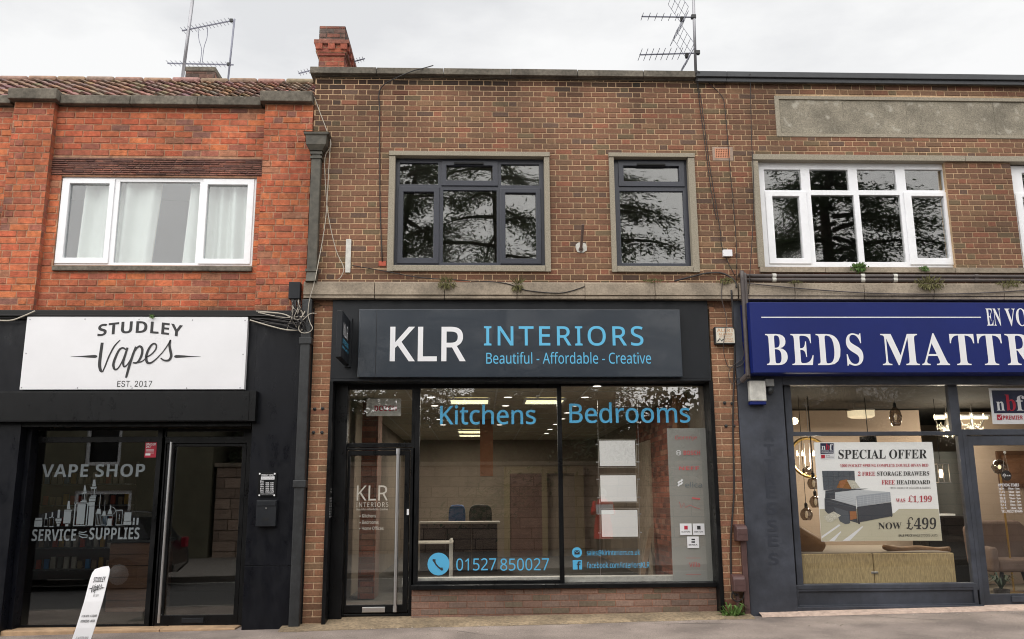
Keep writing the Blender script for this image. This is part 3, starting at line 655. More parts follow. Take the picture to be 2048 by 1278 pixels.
for xa, xb, m, lab in ((897, 931, mat('blue_fabric', A(60, 104, 160), 0.8, nscale=9, namt=0.2), 'blue rounded chair back showing above the counter'), (938, 984, mat('charcoal_fabric', A(58, 60, 56), 0.8, nscale=9, namt=0.2), 'dark rounded chair back showing above the counter')):
    t_ = empty('office_chair', lab, 'chair', 'chairs behind the shop counter'); q = R(xa, 1003, xb, 1048, 7.2)
    xc = (q[0] + q[1]) / 2; wv = (q[1] - q[0]) / 2
    pts = [(xc + wv * math.copysign(abs(math.cos(a)) ** 0.5, math.cos(a)), 0.98 + 0.3 * math.copysign(abs(math.sin(a)) ** 0.5, math.sin(a))) for a in [i * math.pi / 12 for i in range(24)]]
    MB().prism(pts, 7.2, 7.28).build('backrest', m, t_, bevel=0.02)
    MB().box(xc - wv, xc + wv, 7.28, 7.72, 0.48, 0.56).build('seat', m, t_, bevel=0.03)
    b = MB(); b.tube([(xc, 7.5, 0.1), (xc, 7.5, 0.48)], 0.03, 8)
    for i in range(5): a = i * 1.2566; b.tube([(xc, 7.5, 0.12), (xc + 0.3 * math.cos(a), 7.5 + 0.3 * math.sin(a), 0.08)], 0.02, 6)
    b.box(xc - 0.03, xc + 0.03, 7.24, 7.5, 0.44, 0.48); b.box(xc - 0.03, xc + 0.03, 7.24, 7.285, 0.46, 0.75); b.build('base', M['blackmatt'], t_)
t_ = empty('small_desk', 'small pale desk standing behind the blue telephone circle', 'desk'); h = R(858, 1062, 905, 1130, 2.4)
MB().box(h[0] - 0.3, h[1], 2.4, 3.0, 0.74, 0.765).build('desk_top', M['letfaint'], t_, bevel=0.004)
for xx in (h[0] - 0.27, h[1] - 0.03):
    for yy in (2.43, 2.97): MB().box(xx - 0.018, xx + 0.018, yy - 0.018, yy + 0.018, 0.05, 0.8).build('leg', M['dirtywhite'], t_)
for i, (xa, ya, xb, yb, lab) in enumerate(((1278, 1155, 1303, 1058, 'pale worn timber plank leaning on the bare wall'), (1290, 1150, 1320, 1075, 'dark slender timber plank leaning beside the pale one'))):
    a_, b_ = L3(xa, ya, 2.6 + i * 0.3), L3(xb, yb, 3.1 + i * 0.3); b_.x = min(b_.x, KX1 - 0.16); a_.z = 0.06
    tag(MB().tube([a_, b_], 0.05 - 0.015 * i, 4).build('leaning_plank', mat('plank%d' % i, A(150 - 50 * i, 130 - 45 * i, 108 - 40 * i), 0.8, nscale=8, namt=0.3), None), lab, 'plank', 'planks leaning inside')
t_ = empty('wall_sign', 'pale paper sheet reading BOSCH behind the glass over door', 'sign'); q = R(733, 797, 802, 832, 0.5)
MB().box(q[0], q[1], 0.5, 0.505, q[2], q[3]).build('panel', M['dirtywhite'], t_)
MB().tpx('BOSCH', 749, 811, 793, 822, 0.495, bold=0.03).build('lettering', M['red'], t_)
# upstairs room of the middle building
DR = mat('dim_room', A(180, 178, 170, 0.9), 0.95)
room(klr, XA + 0.05, XB - 0.05, 0.24, 5.0, ZBT - 0.2, ZCB - 0.4, DR, DR, DR)
MB().box(XA, XB, 0.2, 8.0, ZCB - 0.3, ZCB - 0.15).build('flat_roof', M['lead'], klr)
# signs
sg = empty('fascia_sign', 'wide grey fascia sign reading KLR INTERIORS in white and pale blue', 'shop sign')
q = R(716.5, 618.5, 1362.5, 754, -0.11)
MB().box(q[0], q[1], -0.11, -0.031, q[2], q[3]).build('panel', M['signgrey'], sg, bevel=0.006)
sx = P(752, 690, -0.113)[0]; MB().box(sx - 0.003, sx + 0.003, -0.1115, -0.108, q[2] + 0.01, q[3] - 0.01).build('seam', M['fasc'], sg)
Y = -0.1125
b = MB(); b.tpx('KLR', 780, 653.5, 931.5, 722.5, Y, bold=0.008)
b.build('lettering', M['letwhite'], sg)
b = MB(); b.tpx('INTERIORS', 968, 652, 1286.5, 691.5, Y, sp=1.15, bold=0.006); b.tpx('Beautiful - Affordable - Creative', 972.5, 704, 1302, 727.5, Y)
b.build('lettering', M['letsky'], sg)
bs = empty('blade_sign', 'narrow dark projecting sign with KLR on its side, beside brick pier', 'hanging sign')
bx, _ = P(693, 690, -0.06); ztop, zbot = P(694, 641, -0.05)[1], P(694, 730, -0.05)[1]
MB().box(bx - 0.035, bx + 0.035, -0.66, -0.06, zbot, ztop).build('panel', M['fasc'], bs, bevel=0.008)
MB().box(bx - 0.02, bx + 0.06, -0.06, -0.031, zbot - 0.03, ztop + 0.03).build('wall_bracket', M['fasc'], bs, bevel=0.004)
zz = lambda v: zbot + (ztop - zbot) * v
sd_ = lambda y0, y1, v0, v1: (lambda u, v: (bx + 0.0365, y0 + (y1 - y0) * u, zz(v0 + (v1 - v0) * v)))
MB().text('KLR', 0, 1, 0, 1, 0, fn=sd_(-0.56, -0.2, 0.5, 0.78)).build('lettering', M['letwhite'], bs)
b = MB(); b.text('INTERIORS', 0, 1, 0, 1, 0, fn=sd_(-0.6, -0.14, 0.32, 0.43)); b.text('Beautiful', 0, 1, 0, 1, 0, fn=sd_(-0.6, -0.14, 0.22, 0.28)); b.build('lettering', M['letsky'], bs)
# ================================================================= vape shop building
vp = empty('brick_building', 'orange brick shop with tiled roof, three pane upstairs window and black vape shopfront', 'building', 'terrace of brick shops')
YP, YN = -0.02, 0.075           # pilaster face, recessed panel face
XV0 = -9.2; XV1 = XA - 0.01
ZVB = P(300, 619, YN)[1]
ZVC = P(330, 210, 0.0)[1]; ZVT = P(330, 191, -0.02)[1]
pl0, pl1 = P(10, 400, YP)[0] - 0.02, P(89, 400, YP)[0]
pr0, pr1 = P(520.5, 400, YP)[0], XV1
lint = R(95, 316, 523, 351, YN)
WV = R(114, 353.5, 509, 531, YN)
CV = 0.0875
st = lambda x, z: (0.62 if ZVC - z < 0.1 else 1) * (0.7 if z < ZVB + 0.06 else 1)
b = MB()
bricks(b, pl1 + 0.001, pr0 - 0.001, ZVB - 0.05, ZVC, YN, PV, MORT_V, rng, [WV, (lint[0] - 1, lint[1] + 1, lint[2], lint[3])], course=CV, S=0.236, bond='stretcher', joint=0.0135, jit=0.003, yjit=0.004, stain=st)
bricks(b, XV0, pl0 - 0.001, ZVB - 0.05, ZVC - 0.02, YN, PV, MORT_V, rng, [], course=CV, S=0.236, bond='stretcher', joint=0.0135, jit=0.003, yjit=0.004)
b.build('wall', M['oldbrick'], vp)
b = MB()
PT = pal(((140, 96, 84), 3, 0.8), ((120, 84, 78), 3, 0.8), ((158, 104, 88), 2, 0.8))
bricks(b, pl1 + 0.001, pr0 - 0.001, lint[2] + 0.002, lint[3] - 0.002, YN - 0.012, PT, A(120, 92, 80), rng, course=0.029, S=0.27, bond='random', joint=0.010, jit=0.002, yjit=0.006, proud=0.012)
b.build('tile_lintel', M['oldbrick'], vp)
for x0, x1 in ((pl0, pl1), (pr0, pr1)):
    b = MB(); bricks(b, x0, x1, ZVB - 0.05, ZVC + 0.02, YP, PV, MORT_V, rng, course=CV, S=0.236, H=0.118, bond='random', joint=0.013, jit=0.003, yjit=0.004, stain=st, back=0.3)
    ysides(b, x1 + 0.0005, YP + 0.004, YN + 0.02, ZVB - 0.05, ZVC + 0.02, PV, MORT_V, rng, CV)
    b.build('pilaster', M['oldbrick'], vp)
# coping stones
b = MB()
slabs(b, pl1 + 0.06, pr0 - 0.06, -0.02, 0.3, ZVC + 0.004, ZVT, [P(x, 200, -0.02)[0] for x in (260, 394)])
slabs(b, XV0, pl0 - 0.06, -0.02, 0.3, ZVC - 0.002, ZVT - 0.01, [])
for x0, x1 in ((pl0 - 0.055, pl1 + 0.055), (pr0 - 0.055, XV1 - 0.002)): b.box(x0, x1, -0.11, 0.3, ZVC + 0.022, ZVT + 0.045)
b.build('coping', M['dkstone'], vp, bevel=0.01)
# tiled roof: wavy clay tiles in courses up to a ridge
ze = P(400, 199, 0.28)[1]; y = 0.32; PITCH = math.radians(35)
while y < 6:
    if P(300, 166, y)[1] < ze + math.tan(PITCH) * (y - 0.28): break
    y += 0.01
YR = y; SL = (YR - 0.2) / math.cos(PITCH); NR = 8; G = SL / NR
roof = empty('roof', parent=vp)
b = MB(); per = 0.165; dx = per / 8
nx = int((XV1 - 0.02 - XV0) / dx)
PT2 = [A(146, 114, 97), A(136, 108, 94), A(152, 120, 101), A(128, 104, 93), A(144, 111, 96)]
for r_ in range(NR):
    s0, s1 = r_ * G - 0.02, (r_ + 1) * G + 0.02
    for i in range(nx):
        if i % 8 == 0: colr = tuple(v * rng.uniform(0.8, 1.15) for v in rng.choice(PT2)); dz = rng.uniform(-0.006, 0.009); ds = rng.uniform(-0.01, 0.01)
        x0, x1 = XV0 + i * dx, XV0 + (i + 1) * dx
        f = lambda x: 0.02 * math.sin(2 * math.pi * (x - XV0) / per) + 0.006 * math.sin(4 * math.pi * (x - XV0) / per)
        def pt(x, s, h): return (x, 0.2 + s * math.cos(PITCH) - h * math.sin(PITCH), ze - 0.05 + s * math.sin(PITCH) + h * math.cos(PITCH))
        a0, a1 = f(x0), f(x1)
        b.quad(pt(x0, s0 + ds, a0 + 0.045 + dz), pt(x1, s0 + ds, a1 + 0.045 + dz), pt(x1, s1, a1 + 0.005), pt(x0, s1, a0 + 0.005), 0, colr)
        b.quad(pt(x0, s0 + ds, a0 + 0.022 + dz), pt(x1, s0 + ds, a1 + 0.022 + dz), pt(x1, s0 + ds, a1 + 0.045 + dz), pt(x0, s0 + ds, a0 + 0.045 + dz), 0, tuple(v * 0.8 for v in colr))
b.build('tiles', M['tile'], roof)
zr = ze - 0.05 + SL * math.sin(PITCH)
b = MB(); b.add([(XV0, 0.24, ze - 0.14), (XV1 - 0.01, 0.24, ze - 0.14), (XV1 - 0.01, YR, zr - 0.03), (XV0, YR, zr - 0.03), (XV1 - 0.01, 6.0, ze - 0.14), (XV0, 6.0, ze - 0.14)], [(0, 1, 2, 3), (3, 2, 4, 5), (0, 5, 4, 1)])
b.build('roof_deck', M['tile'], roof)
b = MB()
x = XV0
while x < XV1 - 0.05:
    x2 = min(x + 0.42, XV1 - 0.02); q = rng.uniform(-0.006, 0.006)
    b.prism([(x + 0.004, zr - 0.03 + q), (x2 - 0.004, zr - 0.03 + q), (x2 - 0.004, zr + 0.05 + q), (x + 0.004, zr + 0.05 + q)], YR - 0.1, YR + 0.1, 0, tuple(v * rng.uniform(0.9, 1.2) for v in A(160, 132, 118))); x = x2
b.build('ridge', M['tile'], roof, bevel=0.03)
def chimney_brick(b, x0, x1, y0, y1, z0, z1, palette, mort):
    bricks(b, x0, x1, z0, z1, y0, palette, mort, rng, course=0.08, S=0.225, bond='stretcher', joint=0.011, jit=0.002, yjit=0.003, back=(y1 - y0))
    for xs, fc in ((x1, 1), (x0, -1)): ysides(b, xs + 0.001 * fc, y0 + 0.004, y1, z0, z1, palette, mort, rng, 0.08, S=0.16, face=fc)
# chimney on the left roof
PC = pal(((128, 96, 84), 3, 0.8), ((146, 104, 88), 2, 0.8), ((110, 92, 84), 2, 0.8))
q = R(371, 134, 429, 170, 2.6); b = MB()
chimney_brick(b, q[0], q[1], 2.6, 3.9, q[2] - 1.0, q[3] - 0.075, PC, A(130, 110, 98)); b.build('stack', M['oldbrick'], roof)
MB().box(q[0] - 0.015, q[1] + 0.015, 2.58, 3.92, q[3] - 0.073, q[3]).build('stack_cap', M['dkstone'], roof, bevel=0.01)
# upstairs window with white frame
wv = win(vp, (114, 353.5, 509, 531), [(133.5, 367.5, 213.5, 516), (233.5, 364, 395, 525.5), (411.5, 370, 492, 518)], [((118, 358, 224, 527.5), 0), ((402, 359, 505, 528.5), 2)], YN + 0.04, M['upvc'], M['glass_curtain'], bev=0.005)
h = R(103, 531.5, 503, 541, 0.03); MB().box(h[0], h[1], 0.03, 0.2, h[2], h[3]).build('sill', M['dkstone'], wv, bevel=0.006)
RL = mat('pale_room', A(184, 206, 226, 0.9), 0.9)  # blue put into the room colour to imitate sky reflected in the panes
room(vp, XV0 + 0.1, XV1 - 0.15, YN + 0.24, 3.5, ZVB + 0.1, ZVC - 0.1, RL, RL, RL)
CUR = mat('pale_green_curtain', A(216, 220, 212, 0.85), 0.9, nscale=2, namt=0.06)
def curtain(x0, x1, sl0, sl1, lab, seed):
    """hanging cloth with folds; edges slope by sl metres from top to bottom"""
    r = random.Random(seed); b = MB(); zb, zt = WV[2] - 0.06, WV[3] + 0.02; nu, nv = 60, 8; Yc = YN + 0.2
    ph = [(r.uniform(0.6, 1.4) * 14, r.uniform(0, 6), r.uniform(0.5, 1)) for _ in range(4)]
    vs = []
    for j in range(nv + 1):
        t = j / nv
        for i in range(nu + 1):
            u = i / nu; x = (x0 + sl0 * (1 - t)) * (1 - u) + (x1 + sl1 * (1 - t)) * u
            y = sum(a * math.sin(f * u * (x1 - x0) * 2.2 + p + 0.5 * t) for f, p, a in ph) * 0.03
            vs.append((x, Yc + y, zb + (zt - zb) * t))
    b.add(vs, [(j * (nu + 1) + i, j * (nu + 1) + i + 1, (j + 1) * (nu + 1) + i + 1, (j + 1) * (nu + 1) + i) for j in range(nv) for i in range(nu)])
    o = b.build('curtain', CUR, smooth=True); m = o.modifiers.new('thick', 'SOLIDIFY'); m.thickness = 0.004
    tag(o, lab, 'curtain', 'pale curtains upstairs')
Yc = YN + 0.2
curtain(P(178, 360, Yc)[0], P(326, 360, Yc)[0], -0.04, -0.08, 'wide pale curtain hanging across left and middle panes', 1)
curtain(P(385, 360, Yc)[0], P(520, 360, Yc)[0], -0.06, 0.02, 'pale curtain filling the right pane of the white window', 2)
# shopfront
ZS = P(240, 780, -0.1)[1]; ZSB0 = P(240, 843, -0.17)[1]; ZSB1 = P(240, 782, -0.17)[1]
ZVS = P(240, 1252, 0.27)[1]
sx0, sx1 = P(499, 950, -0.05)[0], P(590, 950, -0.05)[0]
slx = P(27, 1000, -0.05)[0]
b = MB()
zt = P(540, 640, -0.05)[1]; zm = P(540, 1131, -0.05)[1]
b.box(sx0, sx1, -0.05, 0.3, -0.2, zm - 0.002); b.box(sx0, sx1, -0.05, 0.3, zm + 0.002, zt); b.box(sx1 - 0.05, sx1 + 0.005, -0.058, -0.051, zm, zt)
b.build('side_panel', M['navy'], vp, bevel=0.003)
b = MB(); b.box(XV0, slx, -0.05, 0.3, -0.25, ZSB0 - 0.002); b.box(slx + 0.001, slx + 0.06, 0.1, 0.3, -0.1, ZSB0 - 0.002); b.build('side_panel', M['navy'], vp, bevel=0.003)
b = MB(); b.box(XV0, sx0 - 0.002, -0.04, 0.25, ZSB0 + 0.02, zt); b.build('fascia', M['navy'], vp)
b = MB(); b.box(XV0, XV1 - 0.02, -0.10, 0.1, zt + 0.002, P(300, 620, -0.1)[1]); b.box(XV0, sx1, -0.13, -0.05, zt + 0.03, zt + 0.05); b.build('flashing', M['blackmatt'], vp, bevel=0.008)
b = MB(); b.prism([(XV0, ZSB0), (P(511, 815, -0.17)[0], ZSB0), (P(511, 815, -0.17)[0], ZSB1), (XV0, ZSB1)], -0.17, 0.1); b.box(XV0, P(498, 815, -0.17)[0], -0.176, -0.1705, ZSB0 + 0.01, ZSB1 - 0.015)
b.box(XV0, sx0 - 0.01, -0.04, 0.05, ZSB0 - 0.05, ZSB0 - 0.002); b.build('shutter_box', M['black'], vp, bevel=0.008)
YV = 0.25
ZHD = P(240, 856, YV)[1]
wo = (56, 856, 311, 1252)
vw = win(vp, (46, 856, 318, 1256), [(78, 861, 316, 873.5), (52, 884.5, 301, 1249)], [], YV, M['black'], M['glass_dark'], depth=0.06, name='shop_window', bev=0.004)
vd = empty('door', parent=vp)
do = R(310.5, 858, 481, 1252, YV); dp = R(337, 893, 475, 1230, YV); dt = R(330, 863, 487, 873, YV)
MB().plate(do[0] + 0.002, sx0 - 0.003, do[2], do[3], YV, YV + 0.06, [(dp[0] - 0.1, dp[1] + 0.06, dp[2] - 0.13, dp[3] + 0.04), dt]).build('frame', M['black'], vd, bevel=0.004)
MB().plate(dp[0] - 0.096, dp[1] + 0.056, dp[2] - 0.126, dp[3] + 0.036, YV + 0.012, YV + 0.05, [dp]).build('leaf', M['black'], vd, bevel=0.005)
for h in (dp, dt): MB().box(h[0] - 0.003, h[1] + 0.003, YV + 0.026, YV + 0.034, h[2] - 0.003, h[3] + 0.003).build('pane', M['glass_dark'], vd)
a, c = L3(344, 884, YV - 0.06), L3(316, 1246, YV - 0.06); xm = (a.x + c.x) / 2
b = MB(); b.tube([(xm, YV - 0.06, c.z), (xm, YV - 0.06, a.z)], 0.017, 12)
for z in (c.z + 0.08, a.z - 0.08): b.tube([(xm, YV - 0.06, z), (xm, YV + 0.02, z)], 0.012, 8)
b.build('handle', M['steel'], vd)
h = R(363, 1236, 407, 1246, YV); MB().box(h[0], h[1], YV, YV + 0.015, h[2], h[3]).build('letterbox', M['fasc'], vd, bevel=0.004)
b = MB(); slabs(b, XV0, P(470, 1262, -0.02)[0], -0.02, 0.45, -0.4, ZVS - 0.003, [P(x, 1262, 0)[0] for x in (150, 320)]); b.build('doorstep', mat('worn_sandstone', A(190, 158, 124, 0.8), 0.9, nscale=5, namt=0.35, bump=0.5, bscale=50), vp, bevel=0.012)
Y = YV + 0.0215
b = MB(); b.tpx('VAPE SHOP', 83.5, 928, 290, 954, Y, font='inter', bold=0.02, sp=1.02)
b.mark(); b.tpx('SERVICE', 64, 1058, 152, 1082, Y, font='inter', bold=0.02); b.mark(); b.tpx('SUPPLIES', 178.5, 1055, 279, 1079, Y, font='inter', bold=0.02)
b.mark(); zx = lambda x, y: P(40 + x / 5.11, 860 + y / 5.112, Y)      # from the 5.11x enlargement
def ip(*r4):
    for x0, y0, x1, y1 in r4:
        a, c = zx(x0, y1), zx(x1, y0); b.quad((a[0], Y, a[1]), (c[0], Y, a[1]), (c[0], Y, c[1]), (a[0], Y, c[1]))
def tz(x0a, x0b, x1b, x1a, yt, yb): b.add([(zx(x0a, yb)[0], Y, zx(x0a, yb)[1]), (zx(x1a, yb)[0], Y, zx(x1a, yb)[1]), (zx(x1b, yt)[0], Y, zx(x1b, yt)[1]), (zx(x0b, yt)[0], Y, zx(x0b, yt)[1])], [(0, 1, 2, 3)])
ip((143, 925, 230, 990), (155, 898, 228, 920), (360, 905, 425, 932), (368, 935, 415, 955), (375, 958, 405, 985), (380, 815, 412, 900), (440, 830, 525, 955), (452, 815, 535, 826), (462, 962, 495, 985), (640, 635, 685, 645), (618, 725, 682, 738), (722, 580, 785, 592), (712, 680, 775, 695), (703, 700, 772, 730), (700, 735, 765, 775), (692, 780, 762, 978), (808, 660, 826, 800), (860, 720, 872, 830), (895, 850, 940, 862), (890, 905, 938, 975), (1062, 842, 1140, 930), (1055, 935, 1138, 970), (1150, 935, 1172, 970), (1156, 898, 1174, 930), (1188, 898, 1214, 970), (255, 850, 275, 905), (320, 840, 340, 900))
tz(478, 490, 508, 515, 725, 810); tz(648, 656, 668, 680, 565, 630); tz(738, 748, 770, 775, 508, 575); tz(778, 792, 822, 826, 805, 850); tz(838, 850, 874, 876, 832, 870); tz(898, 912, 930, 942, 810, 848); tz(918, 922, 928, 932, 765, 808)
for x0, y0, x1, y1, t_ in ((552, 742, 690, 982, 10), (630, 645, 680, 722, 9), (724, 594, 782, 678, 9), (772, 852, 826, 978, 8), (832, 872, 875, 975, 7), (880, 868, 944, 980, 7), (980, 815, 1048, 975, 9), (245, 905, 282, 990, 7), (297, 890, 345, 990, 8)):
    ip((x0, y0, x0 + t_, y1), (x1 - t_, y0, x1, y1), (x0, y0, x1, y0 + t_), (x0, y1 - t_, x1, y1))
ip((572, 758, 672, 965), (788, 865, 794, 965), (804, 865, 810, 965), (845, 880, 850, 965), (858, 880, 863, 965), (752, 600, 766, 672), (652, 650, 664, 715), (1012, 860, 1020, 905), (1008, 898, 1022, 906), (1010, 900, 1016, 930))
b.stroke([zx(930 + 45 * math.sin(a * .35), 825 - 40 * math.cos(a * .35)) for a in range(9)], 0.006, Y)
b.stroke([zx(600, 1080), zx(640, 1100), zx(685, 1095), zx(690, 1075), zx(640, 1068), zx(600, 1060), zx(604, 1042), zx(650, 1048), zx(680, 1036)], 0.012, Y)
b.split('lettering', M['letgrey'], vw)
st_ = empty('age_sticker', 'small red UNDER 25 sticker in the top corner of black shop window', 'sticker'); q = R(290, 884, 313, 915, Y)
MB().box(q[0], q[1], Y - 0.003, Y - 0.001, q[2], q[3]).build('backing', M['red'], st_)
b = MB(); b.tpx('UNDER', 292, 886, 312, 891, Y - 0.004, bold=0.02); b.tpx('25?', 292, 892, 302, 896, Y - 0.004, bold=0.02)
for k in range(4): b.stroke([P(292, 899 + k * 2.4, Y), P(308, 899 + k * 2.4, Y)], 0.004, Y - 0.004)
g = R(291, 907, 301, 911, Y); b.quad((g[0], Y - .004, g[2]), (g[1], Y - .004, g[2]), (g[1], Y - .004, g[3]), (g[0], Y - .004, g[3])); b.build('print', M['letwhite'], st_)
# interior
VW = mat('vape_wall', A(96, 88, 78, 0.7), 0.9, nscale=2, namt=0.2); VF = mat('vape_floor', A(120, 112, 100, 0.7), 0.7)
room(vp, XV0 + 0.2, sx1, 0.32, 4.6, ZVS - 0.02, ZHD + 0.1, VW, VF, VW)
sh = empty('display_rack', 'wall rack with hooks and small packs inside the vape shop window', 'rack'); xs = P(72, 1040, 2.3)[0]
RK = mat('slatwall', A(84, 62, 56, 0.8), 0.6); MB().box(xs, xs + 1.3, 2.5, 2.55, 0.3, 1.95).build('back_panel', RK, sh)
b = MB()
for k in range(5): b.box(xs, xs + 1.3, 2.35, 2.5, 0.42 + k * 0.3, 0.435 + k * 0.3)
for k in range(40): z = 0.42 + (k % 5) * 0.3; b.tube([(xs + 0.03 + (k // 5) * 0.16, 2.33, z), (xs + 0.03 + (k // 5) * 0.16, 2.5, z + 0.02)], 0.006, 4)
b.build('shelf', M['steel'], sh)
pk = None; pkc = [mat('pack%d' % i, A(*c), 0.5) for i, c in enumerate(((222, 216, 206), (170, 150, 120), (70, 150, 220), (216, 170, 60), (210, 90, 60), (120, 120, 116)))]
pks = {}
for k in range(64):
    i = rng.choice((0, 0, 1, 1, 2, 3, 4, 5)); row = k % 5; x = xs + 0.05 + (k // 5) * 0.098 + rng.uniform(-0.01, 0.01); z = 0.438 + row * 0.3
    if i not in pks:
        o = tag(MB().box(-0.03, 0.03, -0.02, 0.02, 0, rng.uniform(0.1, 0.17)).build('product_pack', pkc[i], bevel=0.003), ['white', 'tan', 'bright blue', 'yellow', 'orange', 'grey'][i] + ' product pack on the vape shop rack', 'pack', 'packs on the rack'); pks[i] = o
    else: o = pks[i].copy(); COL.objects.link(o)
    o.location = (x, 2.41, z)
ct = empty('counter', 'brown wooden plank counter inside the vape shop', 'counter'); h = R(215, 1080, 312, 1240, 1.6)
b = MB(); [b.box(h[0], h[1], 1.6, 2.2, ZVS + 0.01 + i * 0.15, ZVS + 0.01 + i * 0.15 + 0.143) for i in range(6)]
b.build('front_boards', mat('counter_wood', A(128, 92, 72), 0.6, nscale=4, namt=0.3, stretch=(1, 6, 12)), ct)
MB().box(h[0] - 0.03, h[1] + 0.03, 1.56, 2.25, ZVS + 0.91, ZVS + 0.95).build('worktop', M['ironblack'], ct, bevel=0.004)
# vape shop name board
vs_ = empty('sign_board', 'white board with STUDLEY Vapes lettering above black roller shutter box', 'shop sign'); q = R(46.5, 633.5, 492, 779, -0.12)
MB().box(q[0], q[1], -0.12, -0.041, q[2], q[3]).build('panel', M['white'], vs_, bevel=0.004)
Y = -0.1225
zz2 = lambda x, y: P(x / 3.043, 400 + y / 3.043, Y)
PEN = [([(622, 868), (612, 940), (606, 1000), (612, 1036), (624, 1046)], [18, 19, 20, 17, 9]), ([(624, 1046), (640, 1010), (664, 950), (696, 890), (732, 851)], [8, 9, 10, 10, 5]),
       ([(768, 912), (748, 900), (726, 912), (704, 955), (690, 1000), (698, 1030), (718, 1024), (742, 985), (766, 925)], [9, 11, 13, 15, 16, 13, 9, 8, 9]), ([(776, 898), (760, 950), (750, 990), (756, 1014), (776, 1000), (800, 960)], [13, 14, 14, 11, 8, 6]),
       ([(828, 892), (806, 950), (784, 1020), (770, 1070), (764, 1082)], [13, 15, 16, 14, 5]), ([(802, 960), (826, 910), (850, 890), (866, 908), (860, 950), (836, 988), (808, 990)], [7, 10, 13, 15, 15, 12, 8]), ([(836, 990), (868, 980), (892, 956)], [8, 7, 6]),
       ([(888, 958), (920, 940), (948, 908), (950, 880), (930, 876), (906, 906), (890, 952), (896, 988), (920, 990), (952, 966), (986, 930)], [7, 8, 9, 10, 11, 14, 16, 15, 11, 8, 6]),
       ([(982, 936), (1008, 902), (1030, 868), (1038, 852), (1032, 884), (1038, 920), (1042, 950), (1028, 974), (1000, 976), (978, 962)], [6, 7, 8, 9, 14, 16, 16, 13, 10, 8])]
def logo(b, tr, Y, k, dy=0.0004):
    for q_, (pts, wd) in enumerate(PEN):
        sp = smoothpath([Vector((*p, 0)) for p in pts], 5); ws = []
        for i in range(len(sp)): t = i / 5; a = min(int(t), len(wd) - 2); ws.append((wd[a] + (wd[a + 1] - wd[a]) * (t - a)) * k)
        b.stroke([tr(p.x, p.y) for p in sp], ws, Y - dy * q_)
    for s_, xa in ((1, 430), (-1, 1222)):
        b.stroke([tr(xa + s_ * t, 950 + (2 if s_ > 0 else 2)) for t in (0, 60, 100, 140, 152, 162)], [k * v for v in (1, 6, 13, 18, 18, 8)], Y)
b = MB(); kx = (zz2(100, 900)[0] - zz2(0, 900)[0]) / 100
logo(b, zz2, Y, kx)
b.mark(); b.tpx('STUDLEY', 195.5, 650, 365, 674, Y, font='inter', bold=0.035, sp=1.02, warp=lambda u: 0.05 - 0.2 * (u - 0.48) ** 2)
b.mark(); b.tpx('EST. 2017', 234.5, 761.5, 304, 773.5, Y, font='inter')
b.split('lettering', M['dark'], vs_)
b = MB()
for x, y in ((60, 639), (170, 638), (278, 639), (385, 640), (490, 641), (52, 706.5), (486, 708.5), (43, 775), (155, 775.5), (264, 776), (373, 776), (480, 775.5)):
    a = L3(x, y, -0.1215); b.lathe((a.x, -0.121, a.z), [(0.008, 0), (0.006, -0.004)], 8, axis='y')
b.build('screw', M['alu'], vs_)
# hours plaque and mailbox on the black panel
pq = empty('hours_plaque', 'small black plaque with white opening times, above wall mailbox', 'sign'); q = R(516, 945, 553, 993, -0.07)
MB().box(q[0], q[1], -0.07, -0.052, q[2], q[3]).build('plate', M['black'], pq, bevel=0.002)
b = MB(); Y = -0.0715
b.tpx('STUDLEY VAPES', 523, 948.5, 547, 951.5, Y, bold=0.02); g = R(522, 953, 549, 959, Y); b.quad((g[0], Y, g[2]), (g[1], Y, g[2]), (g[1], Y, g[3]), (g[0], Y, g[3]))
for i, (d_, t) in enumerate((('Mon', ''), ('Tue', '10:00 - 18:00'), ('Wed', '10:00 - 18:00'), ('Thu', '10:00 - 18:00'), ('Fri', '10:00 - 18:00'), ('Sat', '10:00 - 17:00'), ('Sun', 'Closed'))):
    y = 961 + i * 3.6; b.tpx(d_, 520.5, y, 527, y + 2.4, Y, bold=0.02)
    if t: b.tpx(t, 531, y, 547, y + 2.4, Y, bold=0.02)
b.tpx('Closed on bank holidays', 521, 987, 547, 989, Y, bold=0.02)
for x, y in ((519.5, 947.5), (549.5, 947.5), (518.5, 990.5), (548.5, 990.5)): a = P(x, y, Y); b.disc(a[0], a[1], 0.011, Y - 0.001, 0, 10)
b.build('lettering', M['letwhite'], pq)
b = MB(); b.tpx('Opening Times', 523, 954.3, 548, 958.3, -0.0725); b.build('heading', M['dark'], pq)
mbx = empty('mailbox', 'dark grey steel mailbox fixed on the black panel beside the door', 'mailbox'); q = R(512, 1000, 552, 1053, -0.13)
MB().box(q[0], q[1], -0.13, -0.052, q[2], q[3]).build('body', M['fasc'], mbx, bevel=0.006)
zf = q[2] + (q[3] - q[2]) * 0.78; MB().box(q[0] + 0.008, q[1] - 0.008, -0.138, -0.1305, zf, q[3] - 0.012).build('flap', M['fasc'], mbx, bevel=0.003)
MB().lathe(((q[0] + q[1]) / 2, -0.131, q[2] + (q[3] - q[2]) * 0.69), [(0.011, 0), (0.009, -0.008)], 12, axis='y').build('lock', M['steel'], mbx)
MB().box((q[0] + q[1]) / 2 - 0.035, (q[0] + q[1]) / 2 + 0.035, -0.132, -0.1305, q[2] + 0.07, q[2] + 0.1).build('slot', M['blackmatt'], mbx)
